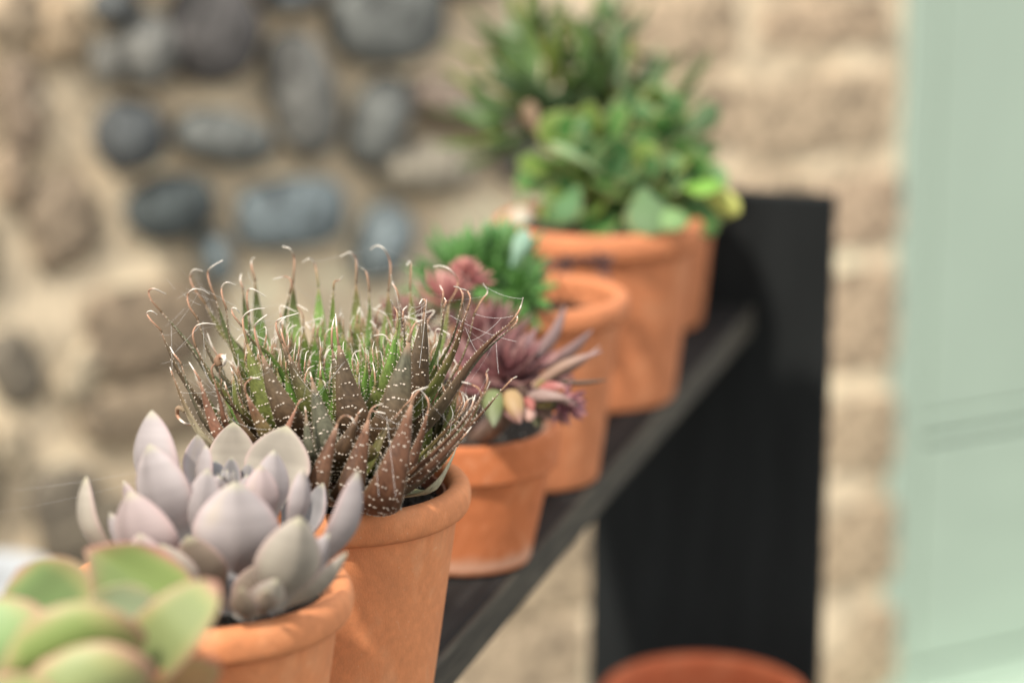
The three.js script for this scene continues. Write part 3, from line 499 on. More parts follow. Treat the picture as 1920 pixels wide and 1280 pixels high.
// the rest of the rosette: inner whorl, then the far side and the lower ring that the others cover
{
  const NI = 100;
  for (let i = 0; i < NI; i++) {
    const q = (i + 1) / NI, a = i * 2.39996 + 0.4, rB = 0.003 + 0.006 * q, rT = 0.006 + 0.050 * Math.pow(q, 0.8) + rr(-0.003, 0.003), hT = lerp(0.058, 0.071, Math.sin(q * Math.PI)) + rr(-0.005, 0.005);
    const r = V(Math.cos(a), 0, Math.sin(a)), tang = V(-r.z, 0, r.x).multiplyScalar(rr(-0.004, 0.004));
    const B = stem.clone().addScaledVector(r, rB).add(V(0, 0.006, 0)), T = stem.clone().addScaledVector(r, rT).add(tang).add(V(0, hT, 0)), M = B.clone().lerp(T, 0.45).addScaledVector(r, 0.006 + 0.004 * q), M2 = B.clone().lerp(T, 0.8).addScaledVector(r, 0.004);
    const curl = rr(-1, 1), inw = rr(-0.3, 0.9), A1 = T.clone().add(V(0, 0.006, 0)).addScaledVector(r, -0.001), A2 = A1.clone().add(V(0, 0.0035, 0)).addScaledVector(r, -0.002 * inw).add(V(0.002 * curl, 0, 0)), A3 = A2.clone().add(V(0.004 * curl, rr(-0.001, 0.002), 0)).addScaledVector(r, -0.003 * inw);
    const pal = q < 0.6 ? (rnd() < 0.6 ? 'green' : 'lime') : rnd() < 0.7 ? 'green' : 'olive';
    aloeLeaf({ pts: [B, M, M2, T], out: r.clone().add(V(0, -0.3, 0)).normalize(), w: lerp(0.0046, 0.0086, q) * rr(0.85, 1.1), pal, basePal: 'deep', tipPal: rnd() < 0.8 ? 'green' : 'mauve', awn: rnd() < 0.3 ? [A1] : rnd() < 0.5 ? [A1, A2] : [A1, A2, A3], awnR: rr(0.00025, 0.00042), spots: 0.95, inner: 0.7, sizeK: 0.9 });
  }
  for (let i = 0; i < 30; i++) {
    const a = i / 30 * Math.PI * 2 + rr(-0.1, 0.1), r = V(Math.cos(a), 0, Math.sin(a)), front = r.z > 0.25, k = front ? 0.72 : 1;
    const B = stem.clone().addScaledVector(r, 0.012), T = stem.clone().addScaledVector(r, 0.05 * k + rr(0, 0.006)).add(V(0, 0.052 * k + rr(-0.008, 0.004), 0)), M = B.clone().lerp(T, 0.5).addScaledVector(r, 0.011);
    aloeLeaf({ pts: [B, M, T], out: r.clone().add(V(0, -0.5, 0)).normalize(), w: 0.0078, pal: front ? 'dark' : 'olive', basePal: 'dark', awn: [T.clone().add(V(0, 0.007, 0))], spots: 0.8, inner: 0.4 });
  }
  for (let i = 0; i < 20; i++) {
    const a = Math.PI + i / 19 * Math.PI + rr(-0.08, 0.08), r = V(Math.cos(a), 0, Math.sin(a) * 1), B = stem.clone().addScaledVector(r, 0.010), T = stem.clone().addScaledVector(r, rr(0.036, 0.05)).add(V(0, rr(0.062, 0.074), 0)), M = B.clone().lerp(T, 0.5).addScaledVector(r, 0.009);
    aloeLeaf({ pts: [B, M, T], out: r.clone().add(V(0, -0.3, 0)).normalize(), w: 0.0066, pal: rnd() < 0.6 ? 'green' : 'lime', basePal: 'green', tipPal: 'olive', awn: [T.clone().add(V(0, 0.006, 0)), T.clone().add(V(rr(-0.004, 0.004), 0.011, 0)), T.clone().add(V(rr(-0.008, 0.008), 0.009, 0.003))], awnR: 0.0004, spots: 0.6, inner: 0.5 });
  }
  for (let i = 0; i < 30; i++) {
    const a = (i % 2 ? 0 : Math.PI) + rr(-0.75, 0.6) * (i % 2 ? 1 : -1), r = V(Math.cos(a), 0, Math.sin(a)), B = stem.clone().addScaledVector(r, 0.012), T = stem.clone().addScaledVector(r, rr(0.044, 0.068)).add(V(0, rr(0.036, 0.066), 0)), M = B.clone().lerp(T, 0.5).addScaledVector(r, 0.012);
    const A = T.clone().addScaledVector(r, 0.003).add(V(0, 0.006, 0)), pal = ['olive', 'green', 'mauve', 'brown', 'olive', 'gray'][rnd() * 6 | 0];
    aloeLeaf({ pts: [B, M, T], out: r.clone().add(V(0, -0.6, 0)).normalize(), w: rr(0.0052, 0.0075), pal, basePal: 'olive', tipPal: rnd() < 0.5 ? 'mauve' : 'olive', awn: rnd() < 0.4 ? [A] : [A, A.clone().addScaledVector(r, rr(-0.004, 0.003)).add(V(0, 0.004, rr(-0.003, 0.003)))], awnR: 0.0004, spots: 0.9, inner: 0.6 });
  }
  for (const [n, rT0, hT0, pals, a0, span] of [[15, 0.034, 0.068, ['green', 'olive', 'green'], -2.2, 4.4], [15, 0.050, 0.056, ['olive', 'brown', 'olive', 'mauve'], -2.5, 5.0], [14, 0.058, 0.040, ['brown', 'red', 'mauve', 'brown'], -2.6, 5.2]]) for (let i = 0; i < n; i++) {
    const a = Math.PI / 2 + a0 + span * (i + 0.5) / n + rr(-0.09, 0.09), r = V(Math.cos(a), 0, Math.sin(a)), fr = Math.max(0, r.z), B = stem.clone().addScaledVector(r, 0.014), T = stem.clone().addScaledVector(r, rT0 * (1 - 0.25 * fr) + rr(-0.004, 0.004)).add(V(rr(-0.004, 0.004), hT0 * (1 - 0.16 * fr) + rr(-0.005, 0.004), 0)), M = B.clone().lerp(T, 0.5).addScaledVector(r, 0.010);
    const A = T.clone().addScaledVector(r, 0.001).add(V(rr(-0.002, 0.002), 0.006, 0)), pal = pals[rnd() * pals.length | 0];
    aloeLeaf({ pts: [B, M, T], out: r.clone().add(V(0, -0.4, 0)).normalize(), w: rr(0.0070, 0.0088), pal, basePal: pal === 'green' ? 'deep' : pal, tipPal: rnd() < 0.5 ? 'mauve' : pal, awn: rnd() < 0.35 ? [A] : [A, A.clone().add(V(rr(-0.006, 0.006), rr(0.001, 0.005), rr(-0.003, 0.003)))], awnR: rr(0.0003, 0.00045), spots: 0.95, inner: 0.6 });
  }
  for (let i = 0; i < 26; i++) {   // tall green leaves at the back and sides
    const a = Math.PI * 0.86 + i / 25 * Math.PI * 1.28 + rr(-0.06, 0.06), r = V(Math.cos(a), 0, Math.sin(a)), side = Math.abs(r.x), B = stem.clone().addScaledVector(r, 0.011), T = stem.clone().addScaledVector(r, rr(0.026, 0.052)).add(V(0, rr(0.066, 0.080) - 0.008 * side, 0)), M = B.clone().lerp(T, 0.55).addScaledVector(r, 0.010);
    const A = T.clone().add(V(rr(-0.001, 0.001), 0.006, 0)), pal = ['green', 'lime', 'green', 'olive'][rnd() * 4 | 0];
    aloeLeaf({ pts: [B, M, T], out: r.clone().add(V(0, -0.3, 0)).normalize(), w: rr(0.0066, 0.0084), pal, basePal: 'green', tipPal: rnd() < 0.7 ? pal : 'olive', q: 0.42, awn: rnd() < 0.5 ? [A] : [A, A.clone().add(V(rr(-0.005, 0.005), rr(0.001, 0.004), 0.001))], awnR: rr(0.00028, 0.0004), spots: 0.7, inner: 0.7 });
  }
  const core = new MB(aloeO); core.tube([stem.clone().add(V(0, -0.012, 0)), stem.clone().add(V(0, 0.006, 0)), stem.clone().add(V(0, 0.02, 0))], (s) => lerp(0.013, 0.004, s), [0.03, 0.05, 0.02], 10); part('stem', core.geo(), aloeMat, aloe);
}
// cobweb between the tips
{
  const o = at(640, 600, 1.09), web = thing('cobweb', 'fine white cobweb threads strung between the spiny aloe tips', 'cobweb', o), mb = new MB(o);
  const strand = (a, b, sag, r = 0.00003) => { const A = at(...a), B = at(...b), M = A.clone().lerp(B, 0.5).add(V(0, -sag, 0)); mb.tube(new THREE.QuadraticBezierCurve3(A, M, B).getPoints(8), r, [0.8, 0.78, 0.75], 4); };
  const tips = HL.map(([b, t, , w]) => { const e = w.length ? w[Math.max(0, w.length - 2)] : t; return [e[0], e[1], t[2]]; });
  const mids = HL.map(([b, t]) => [lerp(b[0], t[0], 0.75), lerp(b[1], t[1], 0.75), t[2] - 0.004]);
  const ends = [...tips, ...mids];
  let n = 0;
  for (let i = 0; i < 2200 && n < 80; i++) { const a = ends[rnd() * ends.length | 0], b = ends[rnd() * ends.length | 0], d = Math.hypot(a[0] - b[0], a[1] - b[1]); if (d < 14 || d > 95 || Math.abs(a[2] - b[2]) > 0.05) continue; n++; strand([a[0] + rr(-6, 6), a[1] + rr(-6, 6), a[2]], [b[0] + rr(-6, 6), b[1] + rr(-6, 6), b[2]], rr(0, 0.003), rr(0.000015, 0.00004)); }
  for (const [a, b] of [[[842, 590, 1.09], [968, 640, 1.07]], [[880, 640, 1.08], [940, 596, 1.08]], [[890, 588, 1.09], [962, 592, 1.08]], [[872, 612, 1.08], [900, 668, 1.075]], [[770, 575, 1.09], [800, 562, 1.08]], [[800, 570, 1.08], [735, 600, 1.08]], [[905, 534, 1.11], [980, 560, 1.08]], [[800, 560, 1.085], [786, 690, 1.06]], [[742, 930, 1.01], [725, 780, 1.02]], [[710, 930, 1.01], [706, 870, 1.012]], [[426, 782, 1.04], [500, 805, 1.04]], [[930, 640, 1.07], [935, 700, 1.05]]]) strand(a, b, 0.003, 0.00005);
  for (let i = 0; i < 26; i++) { const x = rr(300, 480), y = rr(500, 690); strand([x, y, rr(1.09, 1.15)], [x + rr(-50, 60), y + rr(-40, 40), rr(1.09, 1.15)], rr(0, 0.004), 0.00003); }
  strand([20, 920, 1.0], [345, 868, 1.03], 0.002, 0.00003); strand([0, 960, 1.0], [330, 880, 1.03], 0.003, 0.00002);
  part('threads', mb.geo(), vc({ roughness: 0.6 }), web);
}

// ---------------------------------------------------------------- generic leaf from photograph places
function pxLeaf(parent, o, name, mat, { b, t, hw, m, out, prof, col, to = 0.42, ti = 0.18, cup = 0, bow = 0.08, ns = 26, nt = 26, label, flare, keel }) {
  const B = at(...b), T = at(...t), N = camDir(...out).normalize(), M = m ? at(...m) : B.clone().lerp(T, 0.5).addScaledVector(N, bow * B.distanceTo(T)), d = (b[2] + t[2]) / 2;
  const mb = new MB(o); leafSurface(mb, { pts: [B, M, T], out: N, w: hw * d / F, prof, to, ti, cup, ns, nt, col, flare, keel });
  return part(name, mb.geo(), mat, parent, label);
}
// ---------------------------------------------------------------- pale lilac rosette
{
  const o = P2.p.clone().setY(P2.soilY), plant = thing('ghost_plant', 'pale lilac-grey rosette of thick pointed waxy leaves, second from the near end', 'succulent plant', o);
  const mat = vc({ roughness: 0.62, sheen: 0.25, sheenColor: rgb(0.9, 0.9, 1), sheenRoughness: 0.6, specularIntensity: 0.5 });
  const prof = (s) => { return Math.max(0.02, lerp(0.5, 1, smooth(0, 0.5, s)) * (s < 0.5 ? 1 : Math.pow(clamp(1 - Math.pow((s - 0.5) / 0.5, 2.0)), 0.86))); };
  const mkCol = (k = 'lilac') => { const sd = rnd() * 50; const C0 = { lilac: [0.40, 0.35, 0.34], cream: [0.365, 0.322, 0.262], brown: [0.216, 0.163, 0.121], grey: [0.29, 0.275, 0.275], pink: [0.435, 0.345, 0.33] }[k];
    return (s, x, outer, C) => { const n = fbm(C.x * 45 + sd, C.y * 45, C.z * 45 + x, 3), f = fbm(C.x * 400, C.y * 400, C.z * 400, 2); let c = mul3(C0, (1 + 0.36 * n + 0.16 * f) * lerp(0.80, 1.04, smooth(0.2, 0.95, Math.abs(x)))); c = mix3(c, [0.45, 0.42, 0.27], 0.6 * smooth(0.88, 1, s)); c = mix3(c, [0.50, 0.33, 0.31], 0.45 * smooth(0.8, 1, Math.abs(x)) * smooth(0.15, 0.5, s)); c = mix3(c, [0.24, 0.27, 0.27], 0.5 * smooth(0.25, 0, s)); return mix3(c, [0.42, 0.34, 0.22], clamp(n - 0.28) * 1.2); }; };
  const L = (b, t, hw, out, k, x = {}) => pxLeaf(plant, o, 'leaf', mat, { b, t, hw, out, prof, col: mkCol(k), keel: 0.5, to: 0.42, ti: 0.16, cup: 0.16, ns: 34, nt: 36, ...x });
  L([446, 1085, 0.955], [440, 902, 0.94], 82, [0.04, -0.28, 1], 'lilac', { bow: 0.11 });
  L([318, 1075, 0.955], [243, 920, 0.94], 70, [-0.5, -0.25, 0.9], 'pink', { bow: 0.12 });
  L([345, 1010, 0.975], [279, 832, 0.965], 56, [-0.35, -0.1, 1], 'lilac', { bow: 0.1 });
  L([318, 960, 1.005], [284, 769, 1.0], 66, [-0.75, -0.1, 0.75], 'lilac', { bow: 0.1, to: 0.5 });
  L([226, 1052, 0.97], [162, 892, 0.965], 40, [-0.9, -0.3, 0.25], 'cream', { bow: 0.12, to: 0.65 });
  L([500, 950, 1.012], [537, 798, 1.018], 66, [0.25, 0, -1], 'cream', { bow: 0.08, cup: 0.16 });
  L([432, 930, 1.04], [437, 791, 1.045], 46, [0, 0, -1], 'cream', { bow: 0.08 });
  L([372, 930, 1.02], [370, 814, 1.025], 30, [-0.5, 0, -0.8], 'lilac');
  L([384, 930, 1.0], [386, 834, 1.0], 26, [-0.6, 0, 0.6], 'lilac');
  L([498, 985, 0.985], [514, 843, 0.985], 36, [0.35, -0.1, 1], 'lilac');
  L([488, 985, 0.975], [489, 872, 0.97], 34, [0.1, -0.1, 1], 'pink');
  L([546, 1000, 0.972], [567, 878, 0.968], 28, [0.7, -0.1, 0.7], 'lilac');
  L([592, 1062, 0.965], [671, 881, 0.955], 50, [0.86, -0.3, 0.35], 'lilac', { bow: 0.12, cup: 0.3, to: 0.4 });
  L([512, 1128, 0.935], [562, 968, 0.918], 64, [0.3, -0.4, 1], 'cream', { bow: 0.12, to: 0.5 });
  L([520, 1136, 0.945], [651, 1034, 0.935], 30, [0.6, -0.7, 0.5], 'cream', { bow: 0.1, to: 0.6 });
  L([466, 1160, 0.92], [452, 1100, 0.905], 28, [-0.1, -0.7, 0.8], 'brown', { bow: 0.12 });
  L([492, 1150, 0.925], [500, 1104, 0.915], 24, [0.2, -0.7, 0.8], 'brown', { bow: 0.12 });
  L([376, 1015, 0.97], [389, 878, 0.965], 36, [-0.2, -0.1, 1], 'lilac');
  L([405, 1112, 0.945], [352, 1004, 0.925], 50, [-0.1, -0.4, 1], 'brown', { bow: 0.1 });
  L([300, 1030, 0.99], [230, 900, 0.985], 28, [-0.6, -0.1, 0.7], 'pink');
  L([400, 930, 0.99], [414, 893, 0.985], 22, [0, -0.1, 1], 'lilac');
  L([430, 935, 1.0], [434, 856, 1.0], 22, [0.3, 0, -0.6], 'grey');
  L([452, 945, 1.0], [468, 866, 1.0], 26, [0.4, 0, -0.4], 'grey');
  L([412, 930, 1.0], [405, 862, 1.01], 24, [-0.4, 0, -0.6], 'grey');
  L([470, 960, 0.99], [462, 890, 0.99], 24, [0.2, -0.1, 0.8], 'lilac');
  L([530, 1120, 0.94], [618, 1000, 0.945], 34, [0.7, -0.2, 0.7], 'lilac'); L([478, 1150, 0.93], [520, 1085, 0.915], 34, [0.2, -0.5, 1], 'cream'); L([270, 1060, 0.965], [205, 960, 0.955], 36, [-0.7, -0.3, 0.7], 'lilac'); L([360, 1120, 0.93], [300, 1020, 0.915], 46, [-0.3, -0.4, 1], 'cream');
  L([520, 1140, 0.955], [598, 1012, 0.96], 36, [0.6, -0.2, 0.8], 'grey'); L([505, 1150, 0.95], [612, 1060, 0.95], 24, [0.5, -0.5, 0.7], 'grey');
  L([452, 1160, 0.94], [486, 1056, 0.935], 36, [0.1, -0.5, 1], 'brown'); L([430, 1150, 0.95], [420, 1050, 0.95], 40, [0, -0.5, 1], 'grey');
  L([560, 1020, 1.0], [606, 905, 1.0], 40, [0.8, 0, -0.5], 'grey', { cup: 0.15 });
  L([300, 1090, 0.94], [262, 1000, 0.925], 44, [-0.4, -0.5, 0.9], 'pink');
  L([540, 1000, 1.02], [574, 872, 1.03], 40, [0.6, 0, -0.8], 'grey');
  for (let i = 0; i < 18; i++) { const a = i / 18 * 6.283, r = i % 2 ? 1 : 0.72; L([424 + 60 * Math.cos(a), 1085 + 18 * Math.sin(a), 0.985 - 0.012 * Math.sin(a)], [424 + 150 * r * Math.cos(a), 985 + 46 * r * Math.sin(a), 0.985 - 0.030 * r * Math.sin(a)], 34, [Math.cos(a), -0.2, Math.sin(a)], i % 3 ? 'grey' : 'lilac', { ns: 16, nt: 16 }); }
  for (let i = 0; i < 10; i++) { const a = i * 2.4; L([424 + 8 * Math.cos(a), 945 + 4 * Math.sin(a), 0.99], [424 + 16 * Math.cos(a), 886 + 6 * Math.sin(a), 0.99 - 0.006 * Math.sin(a)], 11, [Math.cos(a), 0.1, -Math.sin(a)], 'grey', { ns: 12, nt: 12 }); }
  const s = new MB(o), c = at(424, 990, 0.985); s.tube([o.clone().add(V(0, -0.01, 0)), o.clone().lerp(c, 0.5), c], (q) => lerp(0.014, 0.009, q), [0.12, 0.12, 0.1], 10); part('stem', s.geo(), mat, plant);
}
// ---------------------------------------------------------------- red-edged paddle plant, nearest
{
  const o = P1.p.clone().setY(P1.soilY), plant = thing('paddle_plant', 'green paddle-leaved succulent with pink leaf edges in the near corner', 'succulent plant', o);
  const mat = vc({ roughness: 0.5, sheen: 0.15, sheenColor: rgb(1, 1, 1) });
  const prof = (s) => Math.max(0.03, lerp(0.5, 1, smooth(0, 0.5, s)) * Math.pow(clamp(1 - Math.pow(clamp((s - 0.45) / 0.55), 2.6)), 0.6));
  const mk = (g, e = [0.50, 0.21, 0.18]) => { const sd = rnd() * 40; return (s, x, outer, C) => { const n = fbm(C.x * 40 + sd, C.y * 40, C.z * 40, 3), r = Math.max(Math.abs(x), smooth(0.72, 1, s)); let c = mul3(g, 1 + 0.35 * n + 0.2 * fbm(C.x * 160, C.y * 160, C.z * 160, 2)); c = mix3(c, [0.33, 0.36, 0.06], 0.5 * smooth(0.35, 0, s)); c = mix3(c, [0.42, 0.36, 0.15], 0.5 * smooth(0.5, 0.8, r)); return mix3(c, e, 0.85 * smooth(0.80, 0.97, r) * (0.8 + 0.7 * n)); }; };
  const gA = [0.235, 0.31, 0.085], gB = [0.26, 0.34, 0.11], gC = [0.44, 0.52, 0.33], gD = [0.27, 0.315, 0.125], gE = [0.22, 0.32, 0.12];
  const nr = ([x, y, d]) => [x, y, d * 1.01], L = (b, t, hw, out, g, x = {}) => pxLeaf(plant, o, 'leaf', mat, { b: nr(b), t: nr(t), hw, out, prof, col: mk(g, x.e), to: 0.10, ti: 0.08, cup: 0.12, ns: 28, nt: 32, ...x, ...(x.m ? { m: nr(x.m) } : {}) });
  L([150, 1225, 0.845], [34, 1066, 0.85], 124, [0.3, 0.35, -1], gE);
  L([205, 1190, 0.86], [306, 1030, 0.87], 136, [-0.1, 0.5, -1], gB, { cup: 0.18, m: [262, 1096, 0.872] });
  L([186, 1200, 0.865], [212, 1052, 0.895], 66, [0.5, 0.3, -0.8], gB, { e: [0.46, 0.24, 0.15] });
  L([214, 1215, 0.83], [254, 1094, 0.822], 74, [-0.1, 0.4, -1], gC, { e: [0.46, 0.42, 0.25] });
  L([216, 1300, 0.82], [408, 1092, 0.80], 64, [0.55, 0.45, -0.8], gD, { cup: 0.05, m: [318, 1180, 0.797] });
  L([186, 1300, 0.81], [70, 1148, 0.78], 146, [0.1, -0.35, 1], gA, { m: [112, 1216, 0.782] });
  L([200, 1360, 0.79], [76, 1240, 0.765], 158, [0.1, -0.35, 1], gD, { m: [128, 1310, 0.765] });
  L([40, 1400, 0.765], [10, 1262, 0.755], 90, [0.1, -0.35, 1], gB);
  L([250, 1340, 0.82], [402, 1232, 0.805], 70, [0.1, -0.9, 0.6], [0.36, 0.21, 0.09], { e: [0.56, 0.19, 0.13] });
  L([20, 1310, 0.80], [-60, 1130, 0.80], 130, [0.1, -0.3, 1], gE);
  const s = new MB(o), c = at(190, 1260, 0.80); s.tube([o.clone().add(V(0, -0.01, 0)), o.clone().lerp(c, 0.6), c], 0.009, [0.3, 0.34, 0.12], 10); part('stem', s.geo(), mat, plant);
}
// ---------------------------------------------------------------- purple narrow-leaved succulent
const dirTo = (p, q) => q.clone().sub(p).normalize();
const lance = (s) => Math.max(0.06, lerp(0.7, 1, smooth(0, 0.3, s)) * Math.pow(clamp(1 - Math.pow(clamp((s - 0.3) / 0.7), 1.7)), 0.8));
const spoon = (s) => Math.max(0.06, lerp(0.3, 1, smooth(0, 0.62, s)) * Math.pow(clamp(1 - Math.pow(clamp((s - 0.6) / 0.4), 2.4)), 0.6));
// a rosette of leaves round an axis: each leaf a part
function rosette(parent, o, mat, c, axis, n, len, w, cols, { prof = lance, open = [10, 95], to = 0.5, ti = 0.25, cup = 0, curve = 0.12, lenIn = 0.4, tipCol, edge, ns = 12, nt = 10, jit = 0.15, spread = 0.003, phase = 0 } = {}) {
  const A = axis.clone().normalize(), X = (Math.abs(A.y) > 0.9 ? V(1, 0, 0) : V(0, 1, 0)).cross(A).normalize(), Y = A.clone().cross(X);
  for (let i = 0; i < n; i++) {
    const q = (i + 0.5) / n, az = i * 2.39996 + phase + rr(-jit, jit), el = lerp(open[0], open[1], Math.pow(q, 0.75)) * deg + rr(-jit, jit) * 0.7, r = X.clone().multiplyScalar(Math.cos(az)).addScaledVector(Y, Math.sin(az));
    const D = A.clone().multiplyScalar(Math.cos(el)).addScaledVector(r, Math.sin(el)), out = r.clone().multiplyScalar(Math.cos(el)).addScaledVector(A, -Math.sin(el)), l = len * lerp(lenIn, 1, Math.pow(q, 0.6)) * rr(0.85, 1.12);
    const B = c.clone().addScaledVector(r, spread * q).addScaledVector(A, -spread * 2.5 * q), T = B.clone().addScaledVector(D, l), M = B.clone().lerp(T, 0.5).addScaledVector(out, curve * l), cl = cols[rnd() * cols.length | 0], sd = rnd() * 30;
    const mb = new MB(o);
    leafSurface(mb, { pts: [B, M, T], out, w: w * lerp(0.6, 1, q) * rr(0.85, 1.15), prof, to, ti, cup, ns, nt, col: (s, x, ou, C) => { let k = mul3(cl, (1 + 0.25 * fbm(C.x * 80 + sd, C.y * 80, C.z * 80, 2)) * (0.9 + 0.2 * s)); if (edge) k = mix3(k, edge, 0.7 * smooth(0.8, 1, Math.max(Math.abs(x), smooth(0.8, 1, s) * 0.95))); return tipCol ? mix3(k, tipCol, 0.6 * smooth(0.6, 1, s)) : k; } });
    part('leaf', mb.geo(), mat, parent);
  }
}
function stemTo(parent, o, mat, pts, r0, r1, col) { const mb = new MB(o), cv = new THREE.CatmullRomCurve3(pts, false, 'centripetal'); mb.tube(cv.getSpacedPoints(20), (s) => lerp(r0, r1, s), col, 9); part('stem', mb.geo(), mat, parent); }
{
  const o = P4.p.clone().setY(P4.soilY), plant = thing('purple_succulent', 'purple-red succulent with narrow leaves and a pink bud, spilling over the short pot', 'succulent plant', o);
  const mat = vc({ roughness: 0.55 }), pur = [[0.165, 0.062, 0.066], [0.22, 0.088, 0.088], [0.12, 0.055, 0.06], [0.27, 0.14, 0.128]], pnk = [[0.44, 0.17, 0.15], [0.50, 0.23, 0.19], [0.35, 0.115, 0.11]], brn = [[0.19, 0.115, 0.085], [0.12, 0.085, 0.05], [0.25, 0.155, 0.12]];
  const c1 = at(955, 690, 1.285), c2 = at(872, 500, 1.335), c3 = at(770, 600, 1.36), c4 = at(1080, 762, 1.265), c5 = at(1012, 752, 1.255), c6 = at(905, 620, 1.33);
  rosette(plant, o, mat, c1, camDir(0.25, 0.75, 0.4), 60, 0.038, 0.0052, pur, { open: [5, 100], tipCol: [0.24, 0.12, 0.105] });
  rosette(plant, o, mat, c6, camDir(-0.05, 0.9, 0.2), 40, 0.035, 0.0052, pur, { open: [5, 95], tipCol: [0.25, 0.13, 0.115] });
  rosette(plant, o, mat, c2, camDir(0.0, 0.9, 0.35), 34, 0.0135, 0.0030, pnk, { open: [5, 100], tipCol: [0.56, 0.31, 0.26] });
  rosette(plant, o, mat, at(838, 545, 1.325), camDir(-0.05, 1, 0.1), 16, 0.022, 0.0034, pnk, { open: [5, 40], tipCol: [0.62, 0.42, 0.34] });
  rosette(plant, o, mat, c3, camDir(-0.2, 1, 0.0), 40, 0.032, 0.0036, [...brn, ...pnk.slice(2)], { open: [5, 80] });
  rosette(plant, o, mat, c4, camDir(0.8, -0.3, 0.5), 26, 0.0125, 0.0028, [[0.135, 0.05, 0.07], [0.27, 0.10, 0.12], [0.42, 0.19, 0.2]], { open: [5, 100] });
  rosette(plant, o, mat, c5, camDir(0.3, 0.2, 1), 18, 0.012, 0.0034, [[0.09, 0.085, 0.035], [0.28, 0.22, 0.08], [0.12, 0.07, 0.05]], { open: [5, 100], prof: spoon });
  const Lf = (b, t, hw, out, c, x = {}) => pxLeaf(plant, o, 'leaf', mat, { b, t, hw, out, prof: lance, to: 0.6, ti: 0.3, ns: 14, nt: 12, col: (s, q, ou, C) => mix3(mul3(c, 1 + 0.25 * fbm(C.x * 80, C.y * 80, C.z * 80, 2)), x.tip ?? c, smooth(0.5, 1, s)), ...x });
  Lf([1000, 724, 1.27], [1131, 658, 1.26], 12, [-0.3, 0.5, 0.7], [0.30, 0.185, 0.13], { tip: [0.25, 0.15, 0.14], bow: 0.1 });
  Lf([1010, 716, 1.28], [1126, 648, 1.28], 10, [0.3, -0.7, 0.5], [0.16, 0.10, 0.08], { tip: [0.5, 0.34, 0.3] });
  Lf([1010, 690, 1.30], [1112, 618, 1.32], 16, [0.3, -0.6, 0.8], [0.23, 0.14, 0.125]);
  Lf([1005, 670, 1.30], [1060, 572, 1.34], 15, [0.5, -0.3, 0.9], [0.24, 0.15, 0.135]);
  Lf([1030, 712, 1.27], [1138, 712, 1.26], 9, [0, -1, 0.4], [0.13, 0.10, 0.075], { bow: 0.05 });
  Lf([1000, 740, 1.25], [1066, 748, 1.24], 14, [0, 0.4, 1], [0.30, 0.20, 0.17], { bow: 0.1 });
  Lf([1015, 728, 1.25], [1062, 724, 1.24], 12, [0, 0.3, 1], [0.34, 0.11, 0.095], { tip: [0.42, 0.2, 0.18] });
  Lf([925, 735, 1.235], [926, 800, 1.225], 21, [0, 0, 1], [0.17, 0.20, 0.075], { prof: lance, tip: [0.26, 0.29, 0.18], bow: 0.05 });
  Lf([956, 735, 1.235], [976, 794, 1.225], 20, [0, 0, 1], [0.34, 0.22, 0.10], { prof: lance, tip: [0.30, 0.16, 0.135], bow: 0.05 });
  Lf([985, 752, 1.24], [992, 790, 1.23], 15, [0.2, 0, 1], [0.5, 0.3, 0.24], { prof: spoon });
  Lf([988, 748, 1.238], [1000, 770, 1.23], 11, [0.2, 0, 1], [0.3, 0.09, 0.07], { prof: lance });
  const base = o.clone().add(V(0.0, -0.01, 0)), pr = [0.14, 0.085, 0.06];
  stemTo(plant, o, mat, [base, at(950, 770, 1.28), c1], 0.0045, 0.004, pr); stemTo(plant, o, mat, [base, at(880, 640, 1.33), c2], 0.004, 0.003, pr); stemTo(plant, o, mat, [base, at(800, 690, 1.35), c3], 0.0045, 0.0035, pr);
  stemTo(plant, o, mat, [base, at(985, 745, 1.26), at(1040, 742, 1.255), c4], 0.003, 0.0022, [0.3, 0.2, 0.17]); stemTo(plant, o, mat, [base, at(990, 765, 1.26), c5], 0.003, 0.002, pr); stemTo(plant, o, mat, [base, at(905, 700, 1.32), c6], 0.004, 0.003, pr);
}
